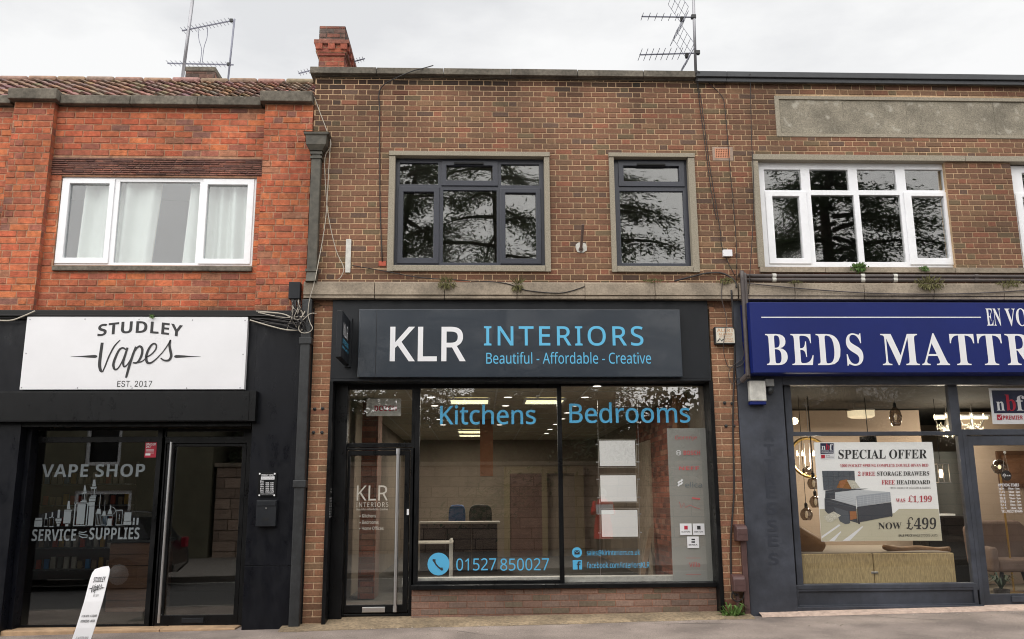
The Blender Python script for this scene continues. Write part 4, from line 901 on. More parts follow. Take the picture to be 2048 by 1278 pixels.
# flexible pavement sign
ps = empty('pavement_sign', 'white leaning pavement sign with STUDLEY Vapes print by the vape window', 'pavement sign'); Yp = -0.75
tl, tr_, br_, bl_ = L3(176, 1136, Yp), L3(213, 1133, Yp), L3(171, 1310, Yp), L3(133, 1310, Yp)
def ps_pt(u, v, off=0): a = bl_.lerp(br_, u); c = tl.lerp(tr_, u); p = a.lerp(c, v); return (p.x + 0.03 * math.sin(v * 3.1), p.y + off + 0.12 * v * v, p.z)
b = MB(); pts = [(0, 0), (1, 0), (1, 0.3), (1, 0.6), (1, 0.9), (0.97, 0.96), (0.85, 1.0), (0.5, 0.995), (0.15, 0.975), (0.04, 0.93), (0, 0.86), (0, 0.6), (0, 0.3)]
n = len(pts); b.add([ps_pt(u, v) for u, v in pts] + [ps_pt(u, v, 0.012) for u, v in pts], [(i, i + n, (i + 1) % n + n, (i + 1) % n) for i in range(n)])
for o_ in (0, n): b.add([b.v[i + o_] for i in range(n)], [(0, 1, 2, 12), (12, 2, 3, 11), (11, 3, 4, 10), (10, 4, 5, 9), (9, 5, 6, 8), (8, 6, 7)])
b.build('panel', M['white'], ps)
b = MB(); f = lambda u0, u1, v0, v1: (lambda u, v: ps_pt(u0 + (u1 - u0) * u, v0 + (v1 - v0) * v, -0.003))
b.text('STUDLEY', 0, 1, 0, 1, 0, font='inter', bold=0.03, fn=f(0.22, 0.86, 0.82, 0.88))
tr2 = lambda x, y: ((x - 430) / 792, (1082 - y) / 232)
b2 = MB(); logo(b2, lambda x, y: (x, y), 0, 1.6)
b.add([ps_pt(0.06 + 0.88 * (v[0] - 430) / 792, 0.69 + 0.11 * (1082 - v[2]) / 232, -0.003 + v[1]) for v in b2.v], b2.f)
b.text('EST. 2017', 0, 1, 0, 1, 0, fn=f(0.42, 0.72, 0.655, 0.68)); b.text('E-CIG KITS - E-LIQUID', 0, 1, 0, 1, 0, fn=f(0.12, 0.92, 0.42, 0.45), bold=0.02); b.text('ATOMIZERS - MODS', 0, 1, 0, 1, 0, fn=f(0.14, 0.9, 0.365, 0.395), bold=0.02)
b.text('STUDLEY B80 7AE', 0, 1, 0, 1, 0, fn=f(0.18, 0.82, 0.15, 0.172)); b.text('25 ALCESTER ROAD', 0, 1, 0, 1, 0, fn=f(0.18, 0.84, 0.18, 0.205)); b.build('lettering', M['dark'], ps)
zg = -0.17; b = MB(); b.box(bl_.x - 0.08, br_.x + 0.08, Yp - 0.16, Yp + 0.2, zg - 0.05, zg + 0.05); b.box(bl_.x + 0.01, br_.x - 0.01, Yp - 0.02, Yp + 0.04, zg + 0.05, bl_.z + 0.03); b.build('base', M['blackmatt'], ps, bevel=0.015)
# ================================================================= bed shop building
bd = empty('brick_building', 'brown brick shop with long concrete panel, white windows and grey bed shopfront', 'building', 'terrace of brick shops')
pn = R(1551.5, 195, 2300, 276, -0.01)
Z3B = ZBT
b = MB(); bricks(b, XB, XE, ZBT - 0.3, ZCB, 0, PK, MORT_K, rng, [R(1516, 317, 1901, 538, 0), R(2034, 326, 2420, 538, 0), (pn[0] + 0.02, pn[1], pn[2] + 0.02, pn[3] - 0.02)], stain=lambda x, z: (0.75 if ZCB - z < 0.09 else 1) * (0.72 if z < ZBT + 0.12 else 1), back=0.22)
b.build('wall', M['brick'], bd)
trim(bd, XB + 0.002, XE)
b = MB(); b.plate(pn[0], pn[1], pn[2], pn[3], -0.008, 0.1, [(pn[0] + 0.06, pn[1] - 0.06, pn[2] + 0.045, pn[3] - 0.05)]); b.build('panel_border', M['granite'], bd, bevel=0.004)
b = MB(); slabs(b, pn[0] + 0.058, pn[1] - 0.058, 0.012, 0.1, pn[2] + 0.046, pn[3] - 0.051, [P(x, 235, 0)[0] for x in (1688, 1815, 1990, 2150)], gap=0.003); b.build('concrete_panel', M['render_'], bd)
# shared lintel slab and sill running over both windows
q = R(1505, 309, 2330, 321, -0.03); jx = [P(x, 315, -0.03)[0] for x in (1930, 2180)]
b = MB(); slabs(b, q[0], q[1], -0.042, 0.2, P(1700, 321, -0.03)[1], P(1700, 310, -0.03)[1], jx, gap=0.004); b.build('lintel', M['granite'], bd, bevel=0.005)
q2 = R(1520, 535.5, 2330, 546, -0.03); b = MB(); slabs(b, q2[0], q2[1], -0.042, 0.2, q2[2], q2[3], [P(x, 540, -0.03)[0] for x in (1650, 1910, 2100)], gap=0.004); b.build('sill_course', M['stone'], bd, bevel=0.005)
q3 = R(1511, 321, 1523.5, 540, -0.03); b = MB(); b.box(q3[0], q3[1], -0.032, 0.2, q2[3] + 0.002, P(1515, 321, -0.03)[1] - 0.002); b.build('window_jamb', M['granite'], bd, bevel=0.005)
panes = []
for a, c in ((1533, 1610), (1624, 1705), (1719, 1800), (1815, 1895)): panes.append((a - 4, 339, c - 8, 380.5))
for a, c in ((1548, 1602), (1627, 1713), (1724, 1806), (1828, 1893)): panes.append((a, 393 if a in (1548, 1828) else 390, c, 517 if a in (1548, 1828) else 524))
win(bd, (1523, 325, 1903.5, 534), panes, [((1534, 383, 1617, 528), 4), ((1813, 385, 1907, 530), 7)], 0.075, M['upvc'], M['glass_up'], bev=0.005)
win(bd, (2031, 333, 2420, 536), [(2046, 346, 2125, 384), (2052, 395, 2132, 525), (2140, 346, 2260, 384), (2145, 392, 2265, 528)], [((2038, 387, 2138, 530), 1)], 0.075, M['upvc'], M['glass_up'], bev=0.005)
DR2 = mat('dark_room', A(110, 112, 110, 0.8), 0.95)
room(bd, XB + 0.05, XE - 0.1, 0.24, 4.0, ZBT - 0.2, ZCB - 0.4, DR2, DR2, DR2)
MB().box(XB, XE, 0.2, 8.0, ZCB - 0.3, ZCB - 0.15).build('flat_roof', M['lead'], bd)
band(bd, P(1478.5, 580, -0.13)[0], XE, [P(x, 580, -0.13)[0] for x in (1590, 1729, 1868, 2008)])
# grey shopfront
XG0 = P(1487, 1000, -0.02)[0]; XG0 = max(XG0, XPR1 + 0.002)
gz = P(1500, 770, -0.02)[1]
xw0 = P(1590, 1010, 0.05)[0]
b = MB(); b.box(XG0, xw0 - 0.08, -0.03, 0.25, -0.05, ZBL - 0.002); b.build('pilaster', M['greyp'], bd, bevel=0.005)
b = MB(); b.box(xw0 - 0.079, XE, -0.03, 0.2, gz, ZBL - 0.002); b.build('fascia', M['greyp'], bd, bevel=0.005)
vb = MB()
for i, (ch, yc) in enumerate(zip('ATTRESSES', (870, 900, 930, 957, 984, 1017, 1051, 1081, 1118))):
    xc = 1537 + i * 1.3; vb.mark(); vb.tpx(ch, xc - 10, yc - 12, xc + 10, yc + 12, -0.0325, bold=0.03)
vb.split('painted_letter', mat('overpainted_letters', A(54, 58, 68), 0.45), bd)
YB = 0.05
bw = win(bd, (1581, 760, 1936, 1182), [(1584, 767, 1900, 863), (1597, 871, 1932, 1167)], [], YB, M['greyp'], M['glass_shop'], depth=0.08, name='shop_window', bev=0.005)
q = R(1600, 1172, 1957, 1214, 0.04); q_ = R(1597, 1212, 1962, 1225, 0.0)
b = MB(); b.box(xw0 - 0.078, q[1], 0.07, 0.25, q_[2] - 0.1, q[3] + 0.02); b.box(xw0 - 0.078, q[1] + 0.03, -0.02, 0.069, q_[2] - 0.1, q_[3]); b.build('stall_riser', M['greyp'], bd, bevel=0.005)
b = MB(); b.plate(xw0 - 0.076, q[1], q[2], q[3] + 0.02, 0.045, 0.069, [(xw0 - 0.03, q[1] - 0.05, q[2] + 0.03, q[3] - 0.03)]); b.build('riser_frame', M['greyp'], bd, bevel=0.005)
bdo = empty('door', parent=bd)
hx0 = P(1938, 1000, YB)[0] + 0.0
g = R(1965, 890, 2240, 1187, YB); tl_ = R(1916, 770, 2240, 858, YB)
x0d = R(1932, 870, 1950, 1210, YB)[0]; zb_ = P(2000, 1216, YB)[1]; zt_ = P(2000, 870, YB)[1]
MB().plate(P(1936, 971, YB)[0] + 0.001, g[1] + 0.3, zb_, gz - 0.001, YB, YB + 0.08, [(g[0] - 0.085, g[1] + 0.1, zb_ - 0.1, zt_), tl_]).build('frame', M['greyp'], bdo, bevel=0.005)
MB().plate(g[0] - 0.082, g[1] + 0.097, zb_ + 0.01, zt_ - 0.004, YB + 0.015, YB + 0.06, [g]).build('leaf', M['greyp'], bdo, bevel=0.006)
for h in (g, tl_): MB().box(h[0] - 0.003, h[1] + 0.003, YB + 0.03, YB + 0.038, h[2] - 0.003, h[3] + 0.003).build('pane', M['glass_shop'], bdo)
h = R(2024, 1192, 2090, 1204, YB); MB().box(h[0], h[1], YB - 0.005, YB + 0.015, h[2], h[3]).build('letterbox', M['greyp'], bdo, bevel=0.004)
Y = YB + 0.0275; b = MB()
b.tpx('OPENING TIMES', 1996.5, 967, 2038, 973, Y, font='serif')
for i, (d_, t) in enumerate((('MON', '10am - 5pm'), ('TUES', '10am - 5pm'), ('WEDS', '10am - 5pm'), ('THUR', '10am - 5pm'), ('FRI', '10am - 5pm'), ('SAT', '10am - 5pm'), ('SUN', '11am - 3pm'))):
    y = 975 + i * 6.45; x = 1997.5 + i * 0.8; b.tpx(d_, x, y, x + 11, y + 4.6, Y, font='serif'); b.tpx(t, x + 19, y, x + 41.5, y + 5, Y, font='serif')
b.tpx('TEL: 01527 854646', 2003, 1019.5, 2045, 1025, Y, font='serif'); b.build('lettering', M['letwhite'], bdo)
# big blue sign
sg = empty('fascia_sign', 'long deep blue box sign reading BEDS MATTRESSES in white', 'shop sign')
q = R(1503, 605, 2300, 745, -0.26); b = MB()
e = 0.05; x0, x1, z0, z1 = q
b.add([(x0, -0.26, z0), (x1, -0.26, z0), (x1, -0.26, z1), (x0, -0.26, z1), (x0 - e, -0.031, z0 - 0.015), (x1, -0.031, z0 - 0.015), (x1, -0.031, z1 + 0.01), (x0 - e, -0.031, z1 + 0.01)], [(0, 1, 2, 3), (4, 7, 6, 5), (0, 4, 5, 1), (3, 2, 6, 7), (0, 3, 7, 4), (1, 5, 6, 2)])
b.build('panel', M['blue'], sg, bevel=0.006)
Y = -0.2625; b = MB(); b.tpx('BEDS', 1532, 666.5, 1725.5, 731.5, Y, font='serif', sp=1.08); b.mark(); b.tpx('MATTRESSES', 1763, 666.5, 2330, 731.5, Y, font='serif', sp=1.06); b.mark(); b.tpx('EN', 1972.5, 617, 2002, 652, Y, font='serif'); b.mark(); b.tpx('VOGUE', 2010.5, 616.5, 2120, 652.5, Y, font='serif')
b.mark(); b.stroke([P(1522.5, 634.5, Y), P(1962, 634.5, Y)], 0.012, Y); b.mark(); b.stroke([P(2146, 634.5, Y), P(2290, 634.5, Y)], 0.012, Y); b.split('lettering', M['letwhite'], sg)
# fascia recess beside sign
q = R(1479, 600, 1493, 752, -0.03)
# trade membership sign behind the transom
nb = empty('window_sign', 'white framed navy sign with nbf letters in door transom glass', 'sign'); Yn = YB + 0.06
qn = R(1982, 776, 2110, 848, Yn)
MB().box(qn[0], qn[1], Yn, Yn + 0.01, qn[2], qn[3]).build('backing', M['white'], nb)
zs = qn[2] + (qn[3] - qn[2]) * 0.3
MB().box(qn[0] + 0.03, qn[1] - 0.03, Yn - 0.003, Yn - 0.001, zs, qn[3] - 0.03).build('navy_field', mat('navy_print', A(32, 38, 70), 0.4), nb)
Y = Yn - 0.005; b = MB()
b.tpx('n', 1993, 803, 2009, 821, Y, font='serif'); b.tpx('f', 2032, 791, 2050, 821, Y, font='serif'); b.build('letters_white', M['letwhite'], nb)
b = MB(); b.tpx('b', 2011, 789, 2031, 822, Y, font='serif'); b.tpx('PREMIER', 2006, 831, 2046, 839, Y, font='inter', bold=0.02); g2 = R(1994, 829, 2004, 840, Y); b.quad((g2[0], Y, g2[2]), (g2[1], Y, g2[2]), (g2[1], Y, g2[3]), (g2[0], Y, g2[3])); b.build('letters_red', M['red'], nb)
b = MB(); b.stroke([P(1996, 834, Y), P(1998.5, 837.5, Y), P(2002.5, 830.5, Y)], 0.008, Y - 0.001); b.build('tick', M['letwhite'], nb)
# special offer banner
bn = empty('banner', 'white SPECIAL OFFER banner with a bed picture hanging behind the glass', 'banner'); Yb = YB + 0.055
c4 = [L3(1627.8, 884.5, Yb), L3(1863, 884, Yb), L3(1886, 1082.5, Yb), L3(1643, 1081, Yb)]
xs0, xs1 = (c4[0].x + c4[3].x) / 2, (c4[1].x + c4[2].x) / 2; zb0, zb1 = (c4[2].z + c4[3].z) / 2, (c4[0].z + c4[1].z) / 2
def bp(u, v, o=0): return (xs0 + (xs1 - xs0) * u, Yb - o + 0.004 * math.sin(7 * u + 3 * v) * v, zb0 + (zb1 - zb0) * v)
b = MB(); nu, nv = 24, 16
for off in (0.0, -0.003): b.add([bp(i / nu, j / nv, off) for j in range(nv + 1) for i in range(nu + 1)], [(j * (nu + 1) + i, j * (nu + 1) + i + 1, (j + 1) * (nu + 1) + i + 1, (j + 1) * (nu + 1) + i) for j in range(nv) for i in range(nu) if not (off == 0 and i == nu - 1 and j == nv - 1)])
b.build('sheet', M['paper'], bn, smooth=True)
def bz(x, y, o=0.002):
    l = 150 + (y - 75) * 0.0775; r = 1472 + (y - 90) * 0.107
    u = (x - l) / (r - l); v = 1 - (y - 80) / 1095; return bp(u, v, o)
BL = {}
def bpoly(m, o, *polys):
    b = BL.setdefault(m, MB())
    for p in polys: b.add([bz(x, y, o) for x, y in p], [tuple(range(len(p)))])
def btext(m, t, x0, y0, x1, y1, **kw): BL.setdefault(m, MB()).text(t, 0, 1, 0, 1, 0, fn=lambda u, v: bz(x0 + (x1 - x0) * u, y1 + (y0 - y1) * v, 0.005), **kw)
MBN = {'sand': mat('banner_sand', A(206, 200, 176), 0.6), 'slate': mat('banner_slate', A(68, 72, 80), 0.6), 'slate2': mat('banner_slate_light', A(88, 94, 102), 0.6), 'matt': mat('banner_mattress', A(206, 210, 214), 0.6), 'matt2': mat('banner_mattress_side', A(172, 178, 186), 0.6), 'tan': mat('banner_tan', A(150, 100, 48), 0.6), 'navy': mat('banner_navy', A(32, 38, 70), 0.5), 'dark': M['dark'], 'red': M['red'], 'white': M['letwhite'], 'wood': mat('banner_wood', A(170, 112, 70), 0.6), 'pat': mat('banner_cushion', A(216, 212, 196), 0.6, nscale=60, namt=0.4)}
bpoly('sand', 0.002, [(212, 822), (1545, 830), (1588, 1178), (236, 1170)])
bpoly('white', 0.003, [(236, 1120), (430, 990), (450, 1000), (236, 1085 + 60)], [(320, 1170), (450, 1065), (455, 1075), (380, 1170)], [(470, 1170), (690, 1012), (700, 1020), (550, 1170)])
bpoly('slate2', 0.003, [(240, 400), (600, 402), (612, 600), (258, 615)])
bpoly('slate', 0.0034, *[[(240 + i * 60 - 2, 402), (240 + i * 60 + 2, 402), (258 + i * 59 + 2, 612), (258 + i * 59 - 2, 612)] for i in range(1, 6)], *[[(244 + k * 4, 462 + k * 52), (602 + k * 4, 460 + k * 52), (602 + k * 4, 464 + k * 52), (244 + k * 4, 466 + k * 52)] for k in range(3)])
bpoly('tan', 0.0038, [(400, 590), (440, 510), (520, 495), (575, 590), (560, 604)]); bpoly('pat', 0.0042, [(515, 505), (600, 510), (662, 592), (570, 602)])
bpoly('slate', 0.0032, [(278, 620), (420, 604), (760, 600), (400, 650), (390, 715), (275, 705)], [(268, 705), (330, 712), (620, 795), (640, 980), (540, 950), (300, 870), (272, 838)])
bpoly('matt', 0.0038, [(386, 640), (640, 612), (1000, 640), (620, 685), (620, 790), (386, 726)]); bpoly('matt2', 0.004, [(620, 682), (1000, 640), (1010, 745), (635, 800)])
bpoly('matt2', 0.0043, *[[(390, y0), (620, y0 + 60 - 12 * k), (620, y0 + 63 - 12 * k), (390, y0 + 3)] for k, y0 in enumerate((660, 690, 715))])
bpoly('matt', 0.0045, *[[(640, 700 + k * 22), (1004, 660 + k * 20), (1004, 663 + k * 20), (640, 703 + k * 22)] for k in range(5)], *[[(660 + k * 40, 690 - k * 4.4), (663 + k * 40, 690 - k * 4.4), (668 + k * 40, 792 - k * 5), (665 + k * 40, 792 - k * 5)] for k in range(9)])
bpoly('slate2', 0.0042, [(282, 640), (385, 628), (385, 640), (282, 652)], [(290, 730), (600, 805), (600, 812), (290, 738)])
bpoly('wood', 0.0044, [(430, 520), (500, 500), (520, 505), (470, 590), (440, 588)])
bpoly('dark', 0.0043, [(640, 968), (665, 966), (662, 990), (645, 990)], [(1008, 900), (1026, 897), (1022, 915), (1012, 915)])
bpoly('dark', 0.0047, [(630, 805), (637, 803), (650, 970), (640, 972)])
bpoly('slate', 0.0044, [(635, 802), (1012, 752), (1028, 898), (1025, 905), (650, 972)]); bpoly('slate2', 0.0046, [(370, 800), (530, 850), (556, 975), (540, 985), (500, 990), (440, 960)]); bpoly('wood', 0.0048, [(548, 850), (622, 850), (628, 930), (556, 945)]); bpoly('pat', 0.005, [(258, 905), (370, 850), (450, 895), (345, 968), (300, 965)])
bpoly('white', 0.004, [(218, 90), (375, 90), (380, 268), (222, 270)]); bpoly('navy', 0.0044, [(218, 90), (366, 90), (366, 208), (222, 212)]); bpoly('red', 0.0046, [(228, 220), (270, 220), (272, 260), (230, 262)])
btext('white', 'n', 232, 120, 276, 164, font='serif'); btext('red', 'b', 280, 95, 320, 164, font='serif'); btext('white', 'f', 322, 98, 356, 164, font='serif'); btext('white', 'NATIONAL BED', 234, 172, 356, 183, bold=0.02); btext('white', 'FEDERATION', 234, 188, 356, 199, bold=0.02)
btext('dark', 'RETAIL', 280, 224, 330, 237); btext('dark', 'CHAMPION', 280, 242, 368, 254)
btext('dark', 'SPECIAL OFFER', 420, 165, 1412, 268, font='serif'); btext('red', '1000 POCKET SPRUNG COMPLETE DOUBLE DIVAN BED', 440, 325, 1428, 360, font='serif')
btext('red', '2 FREE', 640, 410, 832, 458, font='serif'); btext('dark', 'STORAGE DRAWERS', 852, 410, 1438, 460, font='serif'); btext('red', 'FREE', 904, 508, 1052, 556, font='serif'); btext('dark', 'HEADBOARD', 1072, 508, 1448, 556, font='serif')
btext('dark', 'WITH CHOICE OF COLOURS & FABRICS', 1004, 585, 1455, 607); btext('red', 'WAS', 1064, 712, 1170, 754, font='serif'); btext('red', '1,199', 1258, 682, 1468, 765, font='serif', bold=0.006); pound(BL['red'], 1198, 1252, 752, 682, lambda x, y: bz(x, y, 0.005))
btext('dark', 'NOW', 868, 975, 1128, 1048, font='serif'); btext('dark', '499', 1268, 924, 1518, 1052, font='serif', bold=0.006); pound(BL['dark'], 1178, 1258, 1050, 922, lambda x, y: bz(x, y, 0.005)); btext('dark', 'SALE PRICE', 1095, 1106, 1250, 1130, bold=0.025); btext('dark', 'WHILE STOCKS LASTS', 1258, 1106, 1532, 1132)
for k, b in BL.items(): b.build('print', MBN[k], bn)
# interior of bed shop
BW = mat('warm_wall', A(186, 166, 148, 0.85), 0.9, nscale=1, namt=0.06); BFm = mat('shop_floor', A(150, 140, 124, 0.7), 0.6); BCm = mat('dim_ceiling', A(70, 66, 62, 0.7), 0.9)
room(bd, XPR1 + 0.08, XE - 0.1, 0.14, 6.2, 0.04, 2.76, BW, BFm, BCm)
xq = P(1850, 950, 3.0)[0]
MB().box(xw0 - 0.3, xq, 3.0, 3.08, 0.05, 2.74).build('partition', BW, bd)
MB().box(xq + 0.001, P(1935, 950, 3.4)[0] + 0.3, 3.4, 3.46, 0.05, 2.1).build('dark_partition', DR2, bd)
bb = empty('divan_bed', 'straw coloured divan bed base with bare white top in shop window', 'bed'); q = R(1606, 1107, 1912, 1190, 0.36); xm = P(1748, 1137, 0.36)[0]
ST = mat('straw_weave', A(204, 180, 132, 0.8), 0.85, nscale=9, namt=0.42, stretch=(9, 1, 1.6)); zt2 = q[3]
for a, c in ((q[0], xm - 0.004), (xm + 0.004, q[1])): MB().box(a, c, 0.36, 2.2, 0.1, zt2).build('base_half', ST, bb, bevel=0.012)
MB().box(xm - 0.045, xm + 0.045, 0.345, 0.358, P(1748, 1145, 0.36)[1] - 0.012, P(1748, 1145, 0.36)[1] + 0.012).build('link_bar', M['steel'], bb, bevel=0.003)
MB().box(q[0] + 0.03, q[1] - 0.03, 0.4, 2.15, zt2 + 0.001, zt2 + 0.012).build('top_cover', mat('white_cotton', A(160, 148, 134, 0.7), 0.9), bb)
BR_ = mat('brown_velvet', A(128, 92, 56), 0.55, nscale=6, namt=0.25)
def drape(name, pts, th, lab):
    b = MB(); vs = smoothpath(pts, 5); b.tube(vs, [th * (0.45 + 0.55 * math.sin(math.pi * (i + 1) / (len(vs) + 1))) for i in range(len(vs))], 10)
    tag(b.build(name, BR_, smooth=True), lab, name.replace('_', ' '), 'brown bedding in shop window')
drape('throw_blanket', [(L3(1768, 1094, .6)), L3(1800, 1101, .7), L3(1835, 1100, .8), L3(1870, 1102, .75), L3(1900, 1098, .62)], 0.06, 'brown throw lying across right end of the straw coloured bed')
b = MB(); o = L3(1604, 1092, 0.75); b.rbox(Matrix.Translation(o) @ Matrix.Rotation(math.radians(32), 4, 'Y') @ Matrix.Rotation(math.radians(15), 4, 'X'), 0.5, 0.16, 0.42)
tag(b.build('cushion', BR_, bevel=0.07, seg=4, smooth=True), 'brown cushion standing on the left end of the straw coloured bed', 'cushion')
# lamps
def hang(b, x, z0, y, z1=2.74, r=0.006): b.tube([(x, y, z0), (x, y, z1)], r, 5)
def chandelier(px, py, Y, lab):
    t = empty('chandelier', lab, 'chandelier', 'crystal chandeliers in bed shop'); c = L3(px, py, Y)
    b = MB(); hang(b, c.x, c.z, Y); b.lathe((c.x, Y, c.z), [(0.02, -0.18), (0.05, -0.1), (0.02, 0), (0.03, 0.1)], 10)
    for k in range(6): a = k * 1.047; b.tube(smoothpath([(c.x, Y, c.z - 0.08), (c.x + 0.1 * math.cos(a), Y + 0.1 * math.sin(a), c.z - 0.12), (c.x + 0.18 * math.cos(a), Y + 0.18 * math.sin(a), c.z - 0.02)], 4), 0.007, 5)
    b.build('arms', M['steel'], t)
    for k in range(6):
        a = k * 1.047; MB().lathe((c.x + 0.18 * math.cos(a), Y + 0.18 * math.sin(a), c.z), [(0.012, 0), (0.016, 0.02), (0.012, 0.05), (0.002, 0.075)], 8).build('bulb', M['bulb'], t)
    b = MB(); r = random.Random(int(px))
    for k in range(70): a, rd, dz = r.uniform(0, 6.28), r.uniform(0.03, 0.19), r.uniform(-0.24, -0.04); b.lathe((c.x + rd * math.cos(a), Y + rd * math.sin(a), c.z + dz - 0.02), [(0.001, -0.018), (0.009, 0), (0.001, 0.012)], 5)
    b.build('crystals', M['crystal'], t); lamp(t, (c.x, Y, c.z - 0.3), 7, 0.12, 'POINT')
chandelier(1893, 838, 2.2, 'crystal chandelier with candle bulbs just left of grey door mullion'); chandelier(1944, 838, 2.2, 'crystal chandelier with candle bulbs hanging behind the door transom')
t = empty('drum_lamp', 'lit round crystal drum ceiling lamp in bed shop', 'ceiling lamp'); c = L3(1722, 829, 1.9); b = MB(); hang(b, c.x - 0.1, c.z + 0.07, 1.9); b.lathe((c.x, 1.9, c.z + 0.05), [(0.2, 0), (0.2, 0.02), (0.03, 0.03)], 24); b.build('canopy', M['steel'], t)
MB().lathe((c.x, 1.9, c.z), [(0.15, -0.05), (0.19, -0.03), (0.19, 0.049)], 24).build('drum', M['crystal'], t); lamp(t, (c.x, 1.9, c.z - 0.08), 16, 0.3)
def pendant(px, py, Y, h, lab, m, grp, sc=1):
    t = empty('pendant_lamp', lab, 'pendant lamp', grp); c = L3(px, py, Y); b = MB(); hang(b, c.x, c.z + h, Y, r=0.004); b.lathe((c.x, Y, c.z + h * 0.9), [(0.022, 0), (0.022, 0.05), (0.006, 0.07)], 10); b.build('cord', M['blackmatt'], t)
    b = MB(); b.lathe((c.x, Y, c.z), [(0.05 * sc, -h * 0.9), (0.075 * sc, -h * 0.5), (0.085 * sc, 0), (0.065 * sc, h * 0.55), (0.02 * sc, h * 0.95)], 18); b.build('shade', m, t, smooth=True)
    MB().lathe((c.x, Y, c.z), [(0.012, -0.05), (0.022, 0), (0.01, 0.04)], 10).build('bulb', M['crystal'], t)
pendant(1613, 1028, 0.9, 0.09, 'smoked glass bell pendant hanging lowest, left of the banner', M['glass_lamp'], 'smoked glass pendants'); pendant(1631, 1003, 1.1, 0.09, 'smoked glass bell pendant partly behind the banner edge, middle one', M['glass_lamp'], 'smoked glass pendants'); pendant(1627, 966, 1.0, 0.09, 'smoked glass bell pendant partly behind the banner edge, highest one', M['glass_lamp'], 'smoked glass pendants')
pendant(1791, 833, 0.9, 0.14, 'long teardrop chrome pendant hanging above the banner', M['glass_lamp'], 'other pendants', 1.0)
t = empty('pendant_lamp', 'black fringed pendant lamp hanging just above the banner', 'pendant lamp'); c = L3(1736, 876, 1.2); b = MB(); hang(b, c.x, c.z, 1.2); b.build('chain', M['blackmatt'], t); b = MB()
b.lathe((c.x, 1.2, c.z), [(0.11, -0.02), (0.11, 0.02)], 18)
for k in range(20): a = k * 0.314; b.box(c.x + 0.1 * math.cos(a) - 0.008, c.x + 0.1 * math.cos(a) + 0.008, 1.2 + 0.1 * math.sin(a) - 0.008, 1.2 + 0.1 * math.sin(a) + 0.008, c.z - 0.12, c.z)
b.build('shade', M['blackmatt'], t)
t = empty('ring_lamp', 'gold ring chandelier with candle bulbs left of the banner', 'chandelier'); c = L3(1620, 915, 1.3); GO = mat('brass', (0.6, 0.4, 0.14), 0.3, 1.0)
b = MB(); b.tube([(c.x + 0.27 * math.cos(a * .1963), 1.3 + 0.05 * math.sin(a * .1963), c.z + 0.27 * math.sin(a * .1963)) for a in range(33)], 0.022, 8); b.build('ring', GO, t)
b = MB(); hang(b, c.x, c.z + 0.27, 1.3)
for k in (-2, -1, 0, 1, 2): b.tube([(c.x + k * 0.07, 1.3, c.z + 0.2), (c.x + k * 0.08, 1.3, c.z - 0.2)], 0.007, 5)
b.build('arms', M['steel'], t)
for k in (-2.3, -1.4, 0.6): MB().lathe((c.x + k * 0.08, 1.28, c.z + 0.02), [(0.012, 0), (0.018, 0.03), (0.003, 0.08)], 8).build('bulb', M['bulb'], t)
MB().lathe((c.x - 0.05, 1.3, c.z - 0.19), [(0.02, -0.06), (0.07, -0.02), (0.07, 0.03), (0.02, 0.07)], 12).build('globe', M['glass_lamp'], t, smooth=True)
lamp(t, (c.x, 1.15, c.z), 7, 0.08, 'POINT')
t = empty('globe_lamp', 'lit white globe lamp in the upper left of bed shop window', 'wall lamp'); c = L3(1589, 842, 2.6); MB().lathe(c, [(0.005, -0.06), (0.045, -0.04), (0.06, 0), (0.045, 0.04), (0.005, 0.06)], 14).build('globe', M['bulb'], t, smooth=True)
b = MB(); b.tube([(c.x, 2.6, c.z + 0.05), (c.x, 2.95, c.z + 0.1)], 0.012, 6); b.build('bracket', M['steel'], t)
t = empty('tube_light', 'slim white tube light at the back of bed shop ceiling', 'ceiling light'); a, c = L3(1872, 836, 2.8), L3(1975, 834, 2.8); MB().tube([(a.x, 2.8, a.z), (c.x, 2.8, a.z)], 0.022, 8).build('tube', M['lamp'], t); MB().box(a.x - 0.03, c.x + 0.03, 2.78, 2.82, a.z + 0.022, a.z + 0.05).build('housing', M['white'], t)
t = empty('sideboard', 'black sideboard in dark corner of bed shop right of the banner', 'sideboard'); q = R(1858, 1032, 1950, 1150, 2.4)
MB().box(q[0], q[1], 2.4, 2.9, 0.06, q[3] - 0.03).build('body', M['black'], t, bevel=0.006); MB().box(q[0] - 0.02, q[1] + 0.02, 2.38, 2.92, q[3] - 0.028, q[3]).build('top', M['blackmatt'], t, bevel=0.004)
for k in range(2): MB().box(q[0] + 0.02, q[1] - 0.02, 2.392, 2.399, 0.15 + k * 0.35, 0.46 + k * 0.35).build('drawer', M['blackmatt'], t, bevel=0.004)
t = tag(MB().box(q[0] + 0.2, q[0] + 0.48, 2.45, 2.7, q[3] + 0.002, q[3] + 0.03).build('paper_stack', M['paper'], bevel=0.003), 'small stack of pale papers on the black sideboard', 'papers')
t = empty('wall_lantern', 'square metal lantern lamp hanging right of the banner', 'pendant lamp'); c = L3(1882, 947, 1.4); b = MB(); hang(b, c.x, c.z + 0.13, 1.4, r=0.004); b.build('cord', M['blackmatt'], t)
b = MB()
for sx in (-1, 1):
    for sy in (-1, 1): b.box(c.x + sx * 0.08 - 0.006, c.x + sx * 0.08 + 0.006, 1.4 + sy * 0.08 - 0.006, 1.4 + sy * 0.08 + 0.006, c.z - 0.13, c.z + 0.13)
for z in (-0.13, 0.125): b.box(c.x - 0.088, c.x + 0.088, 1.312, 1.488, c.z + z, c.z + z + 0.01)
b.build('frame', M['steel'], t); MB().lathe((c.x, 1.4, c.z), [(0.02, -0.06), (0.03, 0), (0.02, 0.06)], 10).build('bulb', M['bulb'], t)
